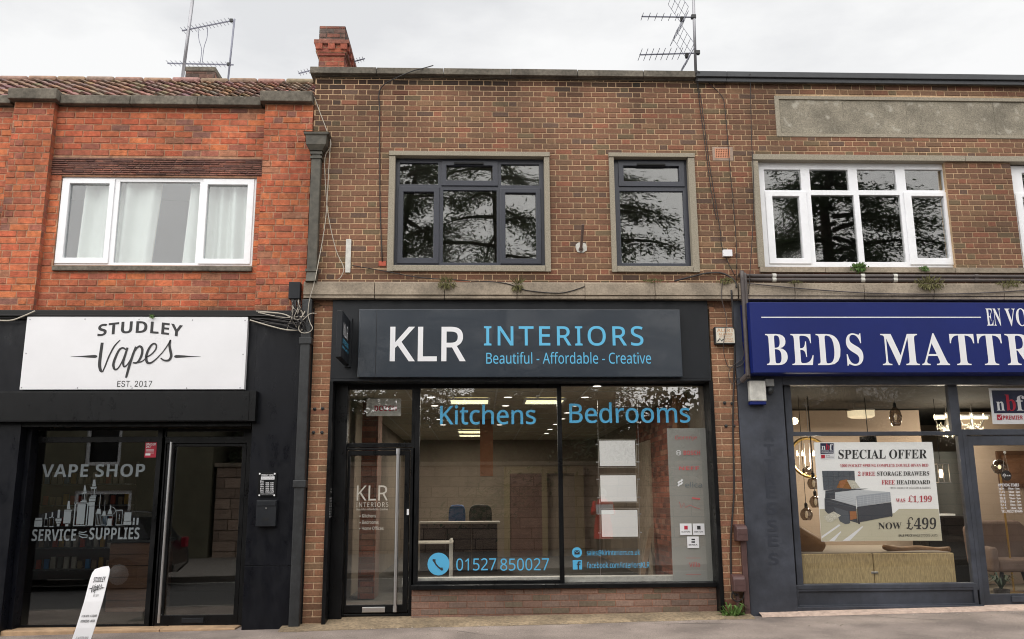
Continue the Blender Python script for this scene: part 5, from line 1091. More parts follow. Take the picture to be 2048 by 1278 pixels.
# chair, plant, picture, open sign behind the door
t = empty('armchair', 'brown upholstered armchair standing behind the glass door', 'armchair'); AC = mat('taupe_velvet', A(120, 100, 90), 0.8, nscale=5, namt=0.15); c = L3(2035, 1150, 1.5)
x, zf = c.x, 0.05
MB().box(x - 0.36, x + 0.36, 1.3, 1.95, zf + 0.3, zf + 0.47).build('seat', AC, t, bevel=0.05, seg=3)
b = MB(); b.prism([(x - 0.42, zf + 0.35), (x + 0.42, zf + 0.35), (x + 0.45, zf + 0.88), (x + 0.34, zf + 0.98), (x - 0.34, zf + 0.98), (x - 0.45, zf + 0.88)], 1.86, 2.02); b.build('backrest', AC, t, bevel=0.05, seg=3)
for s in (-1, 1): MB().box(x + s * 0.4 - 0.06, x + s * 0.4 + 0.06, 1.3, 1.9, zf + 0.3, zf + 0.64).build('arm', AC, t, bevel=0.05, seg=3)
for sx in (-1, 1):
    for yy in (1.36, 1.88): MB().tube([(x + sx * 0.3, yy, zf + 0.3), (x + sx * 0.36, yy, zf)], [0.028, 0.016], 8).build('leg', M['blackmatt'], t)
t = empty('potted_plant', 'small dark grassy plant in pot on the floor behind the glass door', 'plant'); c = L3(2002, 1170, 0.6); b = MB(); r = random.Random(4)
for k in range(34):
    a, l = r.uniform(0, 6.28), r.uniform(0.16, 0.3); q0 = Vector((c.x, 0.6, 0.2)); d = Vector((math.cos(a), math.sin(a), 0)); s = Vector((-d.y, d.x, 0)) * 0.01
    p1 = q0 + d * l * 0.5 + Vector((0, 0, l * 0.7)); p2 = q0 + d * l + Vector((0, 0, l * 0.45)); b.add([q0 - s, q0 + s, p1 + s, p1 - s, p2], [(0, 1, 2, 3), (3, 2, 4)])
b.build('leaves', mat('dark_leaf', (0.03, 0.05, 0.025), 0.6), t); MB().lathe((c.x, 0.6, 0.045), [(0.07, 0), (0.1, 0.16), (0.09, 0.16), (0.085, 0.13)], 16).build('pot', M['ironblack'], t)
t = empty('wall_picture', 'wooden framed brown picture on the wall behind the glass door', 'picture'); q = R(1994, 902, 2110, 975, 2.9)
MB().plate(q[0], q[1], q[2], q[3], 2.86, 2.9, [(q[0] + 0.06, q[1] - 0.06, q[2] + 0.06, q[3] - 0.06)]).build('frame', mat('walnut', A(96, 66, 46), 0.5), t, bevel=0.006); MB().box(q[0] + 0.05, q[1] - 0.05, 2.88, 2.895, q[2] + 0.05, q[3] - 0.05).build('canvas', mat('brown_canvas', A(128, 88, 60), 0.6, nscale=3, namt=0.5, stretch=(1, 1, 4)), t)
MB().box(P(1860, 950, 2.9)[0] + 0.55, XE - 0.15, 2.905, 2.95, 0.05, 2.7).build('partition', BW, bd)
t = empty('table_lamp', 'smoked glass globe lamp on brass stem behind the glass door', 'lamp'); c = L3(1999, 934, 1.6); b = MB(); b.tube([(c.x, 1.6, 0.06), (c.x, 1.6, c.z - 0.1)], 0.014, 8); b.lathe((c.x, 1.6, 0.05), [(0.13, 0), (0.13, 0.02), (0.02, 0.03)], 18); b.build('stem', GO, t)
MB().lathe(c, [(0.01, -0.11), (0.075, -0.08), (0.11, 0), (0.075, 0.08), (0.01, 0.11)], 18).build('globe', M['glass_lamp'], t, smooth=True); MB().lathe(c, [(0.01, -0.03), (0.025, 0), (0.01, 0.03)], 10).build('bulb', M['bulb'], t)
t = empty('open_sign', 'small round black sign reading Open hanging behind the glass door', 'sign'); c = L3(2013, 951, YB + 0.05); MB().lathe((c.x, YB + 0.05, c.z), [(0.065, 0), (0.065, 0.008)], 24, axis='y').build('disc', M['blackmatt'], t)
MB().text('\U0001D4DE\U0001D4F9\U0001D4EE\U0001D4F7', c.x - 0.05, c.x + 0.05, c.z - 0.025, c.z + 0.025, YB + 0.048).build('lettering', M['letwhite'], t)
b = MB()
hk = L3(2009, 905, YB + 0.05); b.tube([(c.x - 0.04, YB + 0.054, c.z + 0.05), hk, (c.x + 0.04, YB + 0.054, c.z + 0.05)], 0.002, 4); b.lathe((hk.x, YB + 0.045, hk.z), [(0.02, 0), (0.012, -0.006)], 10, axis='y'); b.build('string', M['letfaint'], t)
# ================================================================= ground
def gz(x): return -0.062 + 0.0145 * max(-12, min(12, x))
def strip(name, prof, m, xs, kind='structure'):
    """sheet following the street slope; prof = [(y, dz)] across the street"""
    b = MB(); n = len(prof)
    b.add([(x, y, gz(x) + dz) for x in xs for y, dz in prof], [(i * n + k, (i + 1) * n + k, (i + 1) * n + k + 1, i * n + k + 1) for i in range(len(xs) - 1) for k in range(n - 1)])
    return tag(b.build(name, m), kind=kind)
XS = [-60, -30, -12] + [i * 0.5 for i in range(-23, 24)] + [12, 30, 60]
GR = mat('far_ground', (0.16, 0.15, 0.13), 0.95, nscale=0.6, namt=0.3)
b = MB(); b.box(-400, 400, -400, 400, -1.2, -0.75); tag(b.build('ground', GR), kind='structure')
TAR = mat('pavement_tarmac', A(164, 150, 141, 0.8), 0.95, nscale=90, namt=0.5, bump=1.0, bscale=160, big=1.4, spots=(46, 0.64, A(210, 200, 190), 0.6))
n_ = TAR.node_tree
CON = mat('sandy_concrete', A(168, 148, 120, 0.75), 0.95, nscale=26, namt=0.5, bump=1.0, bscale=120, big=2.5)
strip('pavement', [(0.5, 0.01), (-0.2, 0.0), (-0.6, -0.008), (-1.4, -0.03), (-2.6, -0.06)], TAR, XS)
strip('kerb', [(-2.6, -0.056), (-2.74, -0.06), (-2.745, -0.19), (-2.745, -0.6)], mat('kerb_stone', A(150, 146, 138), 0.9, nscale=20, namt=0.25), XS)
strip('road', [(-2.7, -0.185), (-5.5, -0.12), (-8.6, -0.19)], mat('asphalt', (0.055, 0.053, 0.052), 0.85, nscale=60, namt=0.4, bump=0.5, bscale=120), XS)
for y0 in (-3.1, -3.25, -8.1): strip('road_marking', [(y0, -0.174 if y0 > -4 else -0.172), (y0 - 0.07, -0.172 if y0 > -4 else -0.174)], mat('road_paint', (0.6, 0.58, 0.5), 0.7), XS)
strip('opposite_pavement', [(-8.6, -0.6), (-8.6, -0.07), (-11.5, -0.03), (-30, 0.2), (-60, 0.6)], mat('opposite_paving', (0.2, 0.18, 0.16), 0.9, nscale=12, namt=0.3), XS)
# sandy concrete strip at the foot of the shops
b = MB(); xs = [P(x, 1255, 0)[0] for x in range(600, 1500, 20)] ; r = random.Random(11)
xs = [XPL0 - 0.22 + i * 0.12 for i in range(int((XPR1 + 0.1 - XPL0 + 0.22) / 0.12) + 1)]
vs = []
for x in xs:
    w_ = 0.25 + 0.03 * math.sin(x * 2.1) + r.uniform(-0.015, 0.02); rc = XPL1 < x < px0
    vs += [(x, 0.34, ZD0 - 0.012 if XPL1 - 0.1 < x else gz(x) + 0.03), (x, 0.1, gz(x) + 0.055), (x, -w_ * 0.6, gz(x) + 0.028), (x, -w_, gz(x) + 0.001)]
b.add(vs, [(i * 4 + k, (i + 1) * 4 + k, (i + 1) * 4 + k + 1, i * 4 + k + 1) for i in range(len(xs) - 1) for k in range(3)])
tag(b.build('concrete_path', CON), kind='structure')
b = MB(); xs = [XPR1 + 0.1 + i * 0.25 for i in range(26)]
b.add([v for x in xs for v in ((x, 0.3, gz(x) + 0.05), (x, -0.02, gz(x) + 0.045), (x, -0.13 + 0.01 * math.sin(x * 5), gz(x) + 0.02), (x, -0.15, gz(x) + 0.001))], [(i * 4 + k, (i + 1) * 4 + k, (i + 1) * 4 + k + 1, i * 4 + k + 1) for i in range(len(xs) - 1) for k in range(3)])
tag(b.build('threshold_path', mat('pink_concrete', A(206, 182, 166, 0.8), 0.95, nscale=14, namt=0.3, bump=0.5, bscale=90)), kind='structure')
CK = mat('crack_dirt', (0.045, 0.04, 0.034), 0.95); r = random.Random(8)
def onpave(x, y): return gz(x) + (-0.008 * min(1, max(0, (-0.2 - y) / 0.4)) if y > -0.6 else -0.008 - 0.0275 * (-0.6 - y)) + 0.003
for x0, y0, dx_, dy_, n in ((1.9, -0.3, 0.16, -0.05, 9), (4.4, -0.2, 0.14, -0.06, 10), (-0.6, -0.34, 0.12, -0.06, 8), (3.2, -0.12, 0.1, -0.02, 9)):
    b = MB(); pts = [(x0, y0)]
    for k in range(n): pts.append((pts[-1][0] + dx_ * r.uniform(0.5, 1.4), pts[-1][1] + dy_ * r.uniform(-0.7, 2.0)))
    vs = [v for i, (x, y) in enumerate(pts) for w_ in (0.005 * math.sin(math.pi * (i + .5) / len(pts)) + 0.001,) for v in ((x, y - w_, onpave(x, y - w_)), (x, y + w_, onpave(x, y + w_)))]
    b.add(vs, [(2 * i, 2 * i + 2, 2 * i + 3, 2 * i + 1) for i in range(len(pts) - 1)]); tag(b.build('pavement_crack', CK), kind='structure')
# dirt and small debris gathered along the foot of the shops
b = MB()
for k in range(420):
    x = r.uniform(-2.2, 6.6); y = r.choice((r.gauss(-0.27, 0.05), r.uniform(-0.9, -0.15))); q = r.uniform(0.004, 0.013); z = onpave(x, min(y, -0.19)) + 0.004; a = r.uniform(0, 3)
    b.add([(x + q * math.cos(a), y + q * math.sin(a), z), (x - q * math.sin(a), y + q * math.cos(a), z + q * .4), (x - q * math.cos(a) * .8, y - q * math.sin(a) * .8, z), (x + q * math.sin(a), y - q * math.cos(a), z + q * .2)], [(0, 1, 2, 3)], 0, r.choice(((0.2, 0.15, 0.09), (0.3, 0.26, 0.2), (0.12, 0.1, 0.05), (0.5, 0.47, 0.42))))
tag(b.build('debris', mat('grit', (0.3, 0.3, 0.3), 0.95, nscale=10, namt=0.1, attr=True)), 'scattered grit and leaf bits along the foot of the shopfronts', 'debris', kind='stuff')
# ================================================================= things on the walls
def rect_thing(name, lab, cat, px, Y, dep, m, part='body', bev=0.006, group=None):
    t = empty(name, lab, cat, group); q = R(*px, Y); MB().box(q[0], q[1], Y, Y + dep, q[2], q[3]).build(part, m, t, bevel=bev); return t, q
# rainwater downpipe with hopper
dpp = empty('drainpipe', 'weathered green grey rainwater pipe with hopper head between the brick fronts', 'drainpipe')
hx0, hx1 = P(607, 270, -0.2)[0], P(657, 270, -0.2)[0]; zt, zb = P(632, 263, -0.2)[1], P(632, 297, -0.2)[1]
def ring(b, secs, y1=-0.01):
    for (a0, a1, yf, z) in secs: pass
    vs = []; fs = []
    for (a0, a1, yf, z) in secs: vs += [(a0, y1, z), (a0, yf, z), (a1, yf, z), (a1, y1, z)]
    for i in range(len(secs) - 1):
        for k in range(4): fs.append((i * 4 + k, i * 4 + (k + 1) % 4, (i + 1) * 4 + (k + 1) % 4, (i + 1) * 4 + k))
    fs += [(0, 1, 2, 3), tuple(len(vs) - 4 + k for k in (3, 2, 1, 0))]; b.add(vs, fs)
xc = (hx0 + hx1) / 2; hw = (hx1 - hx0) / 2; hh = zt - zb
px_ = P(629, 420, -0.09)[0]; pw = 0.062
b = MB(); ring(b, [(xc - hw, xc + hw, -0.2, zt), (xc - hw, xc + hw, -0.2, zt - 0.03), (xc - hw * .86, xc + hw * .86, -0.185, zt - 0.045), (xc - hw * .8, xc + hw * .8, -0.18, zb + hh * .3), (px_ - pw * 1.3, px_ + pw * 1.3, -0.14, zb)]); b.build('hopper', M['iron'], dpp, bevel=0.006)
zp0 = ZBT + 0.12
MB().box(px_ - pw, px_ + pw, -0.125, -0.02, zp0, zb - 0.001).build('pipe', M['iron'], dpp, bevel=0.012)
b = MB()
for z in (zb - 0.03, zb - 0.09, zp0 + 0.04): b.mark(); b.box(px_ - pw - 0.014, px_ + pw + 0.014, -0.138, -0.015, z - 0.016, z + 0.016)
b.split('collar', M['iron'], dpp)
b = MB(); ring(b, [(px_ - pw, px_ + pw, -0.125, zp0 + 0.02), (px_ - pw, px_ + pw, -0.14, zp0 - 0.03), (px_ - pw, px_ + pw, -0.17, zp0 - 0.11)]); b.build('shoe', M['iron'], dpp, bevel=0.008)
lp = empty('drainpipe', 'black square drainpipe running down beside the left brick pier', 'drainpipe'); a, c = P(612, 700, -0.04)[0], P(601, 1100, -0.04)[0]; xm = (a + c) / 2; xm = min(xm, XPL0 - 0.075)
MB().box(xm - 0.062, xm + 0.062, -0.12, -0.0, -0.08, ZBL - 0.01).build('pipe', M['ironblack'], lp, bevel=0.012)
for y in (683, 968): z = P(605, y, -0.06)[1]; MB().box(xm - 0.078, xm + 0.078, -0.132, 0, z - 0.045, z + 0.045).build('collar', M['ironblack'], lp, bevel=0.01)
MB().box(sx1 + 0.001, XPL0 + 0.002, 0.02, 0.25, -0.15, ZVB + 0.02).build('party_strip', M['blackmatt'], vp)
t, q = rect_thing('junction_box', 'black cable junction box on the orange brick pilaster corner', 'junction box', (577, 563.5, 600, 597), -0.13, 0.1, M['fasc'], 'body', 0.006)
t, q = rect_thing('bell_box', 'small pale alarm box reading ALERT ALARMS on the right brick pier', 'alarm box', (1430, 653.5, 1471, 688), -0.09, 0.085, M['ironblack'], 'case')
e = 0.014; MB().box(q[0] + e, q[1] - e, -0.094, -0.0905, q[2] + e, q[3] - e).build('face', mat('cream_plate', A(226, 220, 204), 0.5, nscale=12, namt=0.15), t)
OR = mat('faded_orange_print', A(206, 160, 120), 0.6); b = MB(); Y = -0.0955
b.tpx('ALERT', 1434, 657, 1467, 664, Y, bold=0.04); b.tpx('ALARMS', 1437, 666, 1465, 671, Y, bold=0.03); b.tpx('BY ENTRY', 1439, 672, 1463, 675, Y); b.tpx('01527', 1450, 676, 1466, 679.5, Y, bold=0.02); b.tpx('892685', 1449, 681, 1467, 684, Y, bold=0.02); b.build('lettering', OR, t)
b = MB(); b.stroke([P(1435, 683, Y), P(1440, 677, Y), P(1443, 682, Y), P(1447, 678, Y)], 0.014, Y); b.build('emblem', M['dark'], t)
t, q = rect_thing('alarm_siren', 'white alarm siren box with blue base on the grey pilaster', 'alarm box', (1499.5, 761, 1532.5, 802), -0.12, 0.088, M['dirtywhite'], 'cover', 0.012)
q = R(1500.5, 802.5, 1533, 809, -0.11); MB().box(q[0], q[1], -0.11, -0.032, q[2], q[3]).build('strobe', M['blue'], t, bevel=0.006)
t, q = rect_thing('alarm_sensor', 'small grey box with ball sensor beside the white siren box', 'sensor', (1531.5, 757.5, 1548.5, 772.5), -0.08, 0.048, mat('sensor_grey', A(150, 150, 148), 0.5), 'box')
a = L3(1541, 781, -0.07); MB().lathe(a, [(0.004, -0.045), (0.035, -0.03), (0.045, 0), (0.035, 0.03), (0.02, 0.05)], 14).build('ball', M['ironblack'], t, smooth=True)
t, q = rect_thing('cable_box', 'small white cable box on brick wall below the vent', 'cable box', (1446.6, 499, 1465, 512.5), -0.05, 0.05, M['white'], 'cover')
t, q = rect_thing('trunking', 'short white plastic trunking strip on wall beside the green drainpipe', 'trunking', (691, 478, 701.5, 545), -0.02, 0.02, M['dirtywhite'], 'strip', 0.003)
# terracotta vent
vt = empty('air_brick', 'square terracotta vent grille with cement edges set in the brown brick wall', 'vent'); q = R(1430.3, 297.3, 1459.7, 316, -0.004)
qq = R(1425, 294, 1466, 321, -0.003); b = MB(); b.plate(qq[0], qq[1], qq[2], qq[3], -0.004, 0.004, [q]); b.build('mortar_patch', mat('cement', A(172, 150, 134), 0.95, nscale=30, namt=0.3), vt)
hs = [(q[0] + 0.012 + i * (q[1] - q[0] - 0.012) / 8, q[0] + 0.012 + i * (q[1] - q[0] - 0.012) / 8 + (q[1] - q[0]) / 8 - 0.012, q[2] + 0.01 + j * (q[3] - q[2] - 0.01) / 5, q[2] + 0.01 + j * (q[3] - q[2] - 0.01) / 5 + (q[3] - q[2]) / 5 - 0.012) for i in range(8) for j in range(5)]
MB().plate(q[0], q[1], q[2], q[3], -0.007, 0.003, hs).build('grille', mat('terracotta', A(214, 150, 118), 0.8), vt)
MB().box(q[0], q[1], 0.0035, 0.005, q[2], q[3]).build('shadow_back', M['blackmatt'], vt)
# iron stub bracket
bk = empty('wall_bracket', 'rusty iron stub bracket with flaking white plate on wall between the anthracite windows', 'bracket'); q = R(1151, 484, 1174.5, 505, -0.012)
b = MB(); r = random.Random(9); n = 14; b.prism([((q[0] + q[1]) / 2 + (q[1] - q[0]) / 2 * math.copysign(abs(math.cos(k * 6.283 / n)) ** .6, math.cos(k * 6.283 / n)) * r.uniform(.85, 1.05), (q[2] + q[3]) / 2 + (q[3] - q[2]) / 2 * math.copysign(abs(math.sin(k * 6.283 / n)) ** .6, math.sin(k * 6.283 / n)) * r.uniform(.8, 1.05)) for k in range(n)], -0.012, 0.0); b.build('plate', M['dirtywhite'], bk)
a, c = L3(1162, 498, -0.03), L3(1166, 449, -0.22); b = MB(); b.tube([a, c], 0.018, 6); b.tube([(a.x, 0, a.z), a], 0.03, 8); b.build('bar', mat('rust', A(112, 92, 84), 0.8, nscale=30, namt=0.4), bk)
rb = tag(MB().box(*R(757, 522, 772, 532, -0.01)[:2], -0.012, 0.0, *R(757, 522, 772, 532, -0.01)[2:]).build('red_brick', mat('red_brick', A(186, 92, 72), 0.9, nscale=20, namt=0.3), bevel=0.005), 'single bright red brick where the black cable enters the wall', 'brick')
# brown cable boxes and pipe on the right pier
for px, lab in (((1474, 1048.5, 1496, 1082.5), 'upper brown plastic cable box where the right brick pier meets grey'), ((1467.5, 1149.5, 1492, 1184), 'lower brown plastic cable box on the right brick pier')):
    t = empty('meter_box', lab, 'cable box', 'brown cable boxes'); q = R(*px, -0.15)
    pr = [(0, 0), (0, 0.75), (0.03, 0.88), (0.09, 0.97), (0.15, 1.0), (0.15, 0)]
    b = MB(); hgt = q[3] - q[2]; n = len(pr)
    b.add([(q[0], -0.15 + d, q[2] + v * hgt) for d, v in pr] + [(q[1], -0.15 + d, q[2] + v * hgt) for d, v in pr], [tuple(range(n)), tuple(range(2 * n - 1, n - 1, -1))] + [(i, i + n, (i + 1) % n + n, (i + 1) % n) for i in range(n)]); b.build('cover', M['brown'], t, bevel=0.012, seg=3)
    MB().box(q[0] + 0.01, q[1] - 0.01, -0.153, -0.149, q[2] + hgt * .4, q[2] + hgt * .42).build('lip', M['brown'], t)
t = empty('brown_pipe', 'brown flat conduit running from upper brown box to the pavement', 'conduit'); xq = P(1491, 1160, -0.06)[0]
MB().box(xq - 0.03, xq + 0.035, -0.075, -0.031, gz(3.2), P(1490, 1082, -0.06)[1]).build('pipe', M['brown'], t, bevel=0.006)
t = empty('brown_pipe', 'short thin brown conduit below the lower brown box', 'conduit'); xq = P(1477, 1210, -0.06)[0]; MB().box(xq - 0.018, xq + 0.018, -0.06, -0.001, gz(3.2), P(1478, 1186, -0.06)[1]).build('pipe', M['brown'], t, bevel=0.004)
# grey waste pipes above the blue sign
for y, lab in ((552.5, 'upper long horizontal waste pipe below the white window'), (560.5, 'lower long horizontal waste pipe below the white window')):
    t = empty('waste_pipe', lab, 'pipe', 'waste pipes over blue sign'); Y = -0.07
    a = L3(1484 if y < 556 else 1492, y - 1, Y); c = L3(2300, y + 0.4, Y); b = MB(); b.tube([a, (c.x, Y, a.z)], 0.025, 10); b.build('pipe', M['pipegrey'], t, smooth=True)
    for x in (1548, 1725, 1790, 1952): xx = P(x, y, Y)[0]; MB().tube([(xx - 0.025, Y, a.z), (xx + 0.025, Y, a.z)], 0.031, 10).build('clip', M['dirtywhite'] if x < 1800 else M['pipegrey'], t)
for x0, x1, lab in ((1484, 1494, 'thicker vertical waste pipe dropping beside the blue sign'), (1491, 1497, 'short thinner waste pipe dropping beside thicker one')):
    t = empty('waste_pipe', lab, 'pipe', 'waste pipes beside blue sign'); Y = -0.17
    xx = P(1487 if x0 == 1484 else 1493, 600, Y)[0]; a = P(x0, 548, Y)[1]; e_ = P(x1, 752 if x0 == 1484 else 640, Y)[1]
    pts = smoothpath([(xx, -0.07, a), (xx, -0.15, a + 0.005), (xx, Y, a - 0.06), (xx, Y, e_ + 0.08), (xx, Y, e_)], 4)
    MB().tube(pts, 0.027 if x0 == 1484 else 0.021, 10).build('pipe', M['pipegrey'], t, smooth=True)
    if x0 == 1484: MB().tube([(xx, Y, e_ + 0.1), (xx, Y, e_ + 0.02), (xx - 0.06, Y + 0.08, e_ - 0.05)], 0.034, 10).build('elbow', M['pipegrey'], t)
# bolts in the piers
for px in ((629.5, 818), (645, 817), (627, 865), (644, 865), (1449, 806), (1464, 807), (1452, 852), (1467.5, 852)):
    a = L3(*px, 0); tag(MB().lathe((a.x, -0.0005, a.z), [(0.022, 0), (0.022, -0.008), (0.01, -0.01), (0.01, -0.028), (0.004, -0.03)], 6, axis='y').build('wall_bolt', M['rusty'] if 'rusty' in M else M['ironblack']), 'dark rusty bolt head fixed in a brick pier beside the middle shopfront', 'bolt', 'bolts in the brick piers')
# ================================================================= chimneys and aerials
cm = empty('chimney', 'orange red brick chimney with stepped cap rising above the middle parapet', 'chimney'); Yc = 2.6
PCM = pal(((176, 96, 74), 5, 0.75), ((164, 90, 74), 4, 0.75), ((186, 104, 76), 3, 0.75), ((140, 90, 80), 2, 0.75))
q = R(637.5, 108, 688, 145, Yc); d_ = 0.8
b = MB(); chimney_brick(b, q[0], q[1], Yc, Yc + d_, q[2] - 0.6, P(660, 112, Yc)[1], PCM, MORT_V); b.build('stack', M['oldbrick'], cm)
zl = [P(660, y, Yc)[1] for y in (112, 107, 102, 91.5, 84)]; q0 = R(632, 90, 693, 110, Yc - 0.05); q1 = R(627.5, 84, 698, 91, Yc - 0.09)
b = MB(); b.box(q0[0] + 0.03, q0[1] - 0.03, Yc - 0.03, Yc + d_ + 0.03, zl[0] + 0.002, zl[1], 0, PCM[1][0]); chimney_brick(b, q0[0], q0[1], Yc - 0.05, Yc + d_ + 0.05, zl[1], zl[3], PCM, MORT_V); b.build('corbel', M['oldbrick'], cm)
b = MB()
for k in range(3): xx = q1[0] + 0.03 + k * (q1[1] - q1[0] - 0.17) / 2; b = MB(); b.box(xx, xx + 0.11, Yc - 0.085, Yc - 0.051, zl[2], zl[3] - 0.001, 0, PCM[0][0]); b.build('dentil', M['oldbrick'], cm)
for k in range(4): yy = Yc + k * 0.24; b = MB(); b.box(q1[1] - 0.04, q1[1] - 0.005, yy, yy + 0.11, zl[2], zl[3] - 0.001, 0, PCM[0][0]); b.build('dentil', M['oldbrick'], cm)
b = MB(); b.box(q1[0], q1[1], Yc - 0.09, Yc + d_ + 0.09, zl[3], zl[4], 0, A(150, 96, 80)); b.build('cap_course', M['oldbrick'], cm, bevel=0.006)
q2 = R(639, 52, 690, 84, Yc); b = MB(); PCT = pal(((104, 90, 84), 3, 0.8), ((128, 98, 88), 2, 0.8), ((150, 96, 80), 1.4, 0.8)); chimney_brick(b, q2[0], q2[1], Yc, Yc + d_, zl[4] + 0.001, q2[3], PCT, A(120, 108, 98)); b.box(q2[0], q2[1], Yc + 0.01, Yc + d_, q2[3] - 0.02, q2[3] + 0.004, 0, A(100, 96, 92)); b.build('upper_stack', M['oldbrick'], cm)
def rods(b, pts, half, r=0.006, tilt=0.0):
    for p in pts: p = Vector(p); b.tube([p + Vector((0, -half, -tilt)), p + Vector((0, half, tilt))], r * 0.75, 5)
Ya = 0.42
mst = tag(MB().tube([L3(1391.5, 145, Ya), L3(1385, -60, Ya)], 0.021, 8).build('aerial_mast', M['alu'], smooth=True), 'tall thin aerial mast standing on the parapet right of centre', 'mast')
def yagi(lab, a, bb_, n, half, grid, grp):
    t = empty('television_aerial', lab, 'aerial', grp); MB().tube([a, bb_], 0.011, 6).build('boom', M['rod'], t)
    b = MB(); rods(b, [a.lerp(bb_, (i + 0.1) / (n * 1.32)) for i in range(n)], half); b.build('elements', M['rod'], t)
    if grid:
        c = a.lerp(bb_, grid); b = MB()
        for sg_ in (1, -1):
            for k in range(5): p = c + Vector((-0.05 - 0.045 * k, 0, sg_ * (0.03 + 0.075 * k))); b.tube([p + Vector((0, -0.22, 0)), p + Vector((0, 0.22, 0))], 0.0035, 5)
            for yy in (-0.22, 0.0, 0.22): b.tube([c + Vector((-0.05, yy, sg_ * 0.03)), c + Vector((-0.23, yy, sg_ * 0.33))], 0.004, 5)
        b.build('reflector', M['rod'], t)
        p = a.lerp(bb_, grid - 0.12); MB().box(p.x - 0.022, p.x + 0.022, p.y - 0.025, p.y + 0.025, p.z - 0.07, p.z + 0.0).build('dipole_box', M['blackmatt'], t, bevel=0.006)
    p = bb_; MB().box(p.x - 0.07, p.x - 0.005, p.y - 0.03, p.y + 0.03, p.z - 0.02, p.z + 0.03).build('clamp', M['ironblack'], t)
    return t
yagi('upper rooftop aerial on the right mast, with short rods', L3(1283, 33, Ya), L3(1392, 34.5, Ya), 6, 0.1, 0.86, 'rooftop aerials'); yagi('lower rooftop aerial on the right mast, with longer rods', L3(1279, 109.5, Ya), L3(1400, 106, Ya), 8, 0.17, 0.9, 'rooftop aerials')
Yl = 2.3
tag(MB().tube([L3(364, 162, Yl), L3(389, -30, Yl)], 0.028, 8).build('aerial_mast', M['alu'], smooth=True), 'thick slanting aerial mast at the left chimney', 'mast')
tag(MB().tube([L3(455, 170, Yl), L3(469, 38, Yl)], 0.016, 8).build('aerial_mast', M['rod'], smooth=True), 'thin short aerial mast right of the left chimney', 'mast')
for a, c, lab in ((L3(364, 61.5, Yl), L3(470, 40, Yl), 'slanting long rooftop aerial above the left chimney'), (L3(335, 126.5, Yl), L3(467, 129.5, Yl), 'level long rooftop aerial just above the left chimney')):
    t = empty('television_aerial', lab, 'aerial', 'rooftop aerials'); MB().tube([a, c], 0.013, 6).build('boom', M['rod'], t); b = MB(); rods(b, [a.lerp(c, (i + 0.3) / 14.6) for i in range(14)], 0.13, 0.006, 0.02); b.build('elements', M['rod'], t); p = a.lerp(c, 0.93); MB().box(p.x - 0.025, p.x + 0.025, p.y - 0.02, p.y + 0.02, p.z - 0.02, p.z + 0.03).build('dipole_box', M['ironblack'], t)
for a, c, lab in ((L3(708, 123, 3.1), L3(730, 117, 3.1), 'small aerial tip showing right of the red chimney'), (L3(597, 147, 2.0), L3(621, 141, 2.0), 'small aerial tip poking out left of the grey coping')):
    t = empty('television_aerial', lab, 'aerial', 'rooftop aerials'); MB().tube([a, c], 0.012, 6).build('boom', M['rod'], t); b = MB(); rods(b, [a.lerp(c, (i + 0.3) / 4) for i in range(4)], 0.12, 0.006, 0.02); b.build('elements', M['rod'], t)
t = empty('aerial_lead', 'two thin grey leads hanging between the left rooftop aerials', 'cable')
for pts in (((396, 59), (398, 80), (403, 100), (400, 127)), ((415, 55), (414, 75), (408, 95), (404, 127))): MB().tube(smoothpath([L3(x, y, Yl) for x, y in pts]), 0.006, 5).build('lead', M['rod'], t)
# ================================================================= cables
def cable(lab, pts, Y, r=0.007, m='cableblk', sag=None):
    ys = Y if isinstance(Y, (list, tuple)) else [Y] * len(pts)
    o = MB().tube(smoothpath([L3(x, y, yy) for (x, y), yy in zip(pts, ys)], 5), r, 6).build('cable', M[m], smooth=True); return tag(o, lab, 'cable')
cable('dark cable looping over the coping and down left of the big anthracite window', [(866, 131), (845, 137), (825, 142), (788, 158), (766, 171), (758, 188), (759, 219), (759.5, 313), (760.5, 420), (764.5, 523)], [0.15, -0.1, -0.12, -0.1, -0.04, -0.02, -0.015, -0.015, -0.015, -0.015], 0.0075, 'cableblk')
cable('pale cable hanging slack beside the green drainpipe', [(629, 195), (640, 225), (654, 262), (662, 290), (650, 315), (651, 372), (657, 433), (672, 500), (687, 534), (683, 552), (675, 560)], -0.04, 0.0052, 'cablewht')
cable('straight pale cable dropping past the band to a loop at the shop corner', [(661, 280), (658, 330), (651, 440), (634, 540), (626, 575), (619, 600), (616, 628), (620, 645), (625, 656), (619, 664), (606, 666), (598, 660), (600, 648), (612, 634), (622, 627), (633, 627)], [-0.05, -0.05, -0.05, -0.14, -0.16, -0.15, -0.15, -0.15, -0.16, -0.16, -0.16, -0.16, -0.15, -0.15, -0.15, -0.14], 0.0055, 'cablewht')
cable('long dark cable from the aerial mast down past the vent on its left', [(1392, 140), (1398, 180), (1403, 205), (1411, 270), (1421, 342), (1433, 415), (1441, 467), (1443, 490), (1452, 516), (1470, 552)], [-0.12] + [-0.02] * 9, 0.005, 'cableblk')
cable('second dark cable close beside the long aerial cable', [(1391, 140), (1397, 190), (1406, 260), (1418, 350), (1428, 415), (1434, 440)], [-0.12] + [-0.02] * 5, 0.005, 'cableblk')
cable('dark cable slanting right from aerial mast then down over the terracotta vent', [(1395, 141), (1420, 168), (1444, 193), (1450, 219), (1456, 290), (1461, 350), (1466, 400), (1473, 496), (1473.5, 562)], [-0.12] + [-0.02] * 8, 0.005, 'cableblk')
cable('thin dark cable hanging straight down just left of the white framed window', [(1500, 147), (1501, 170), (1503, 274), (1507, 357), (1507, 429), (1501, 530), (1497, 588)], [-0.12] + [-0.05] * 4 + [-0.1, -0.16], 0.005, 'cableblk')
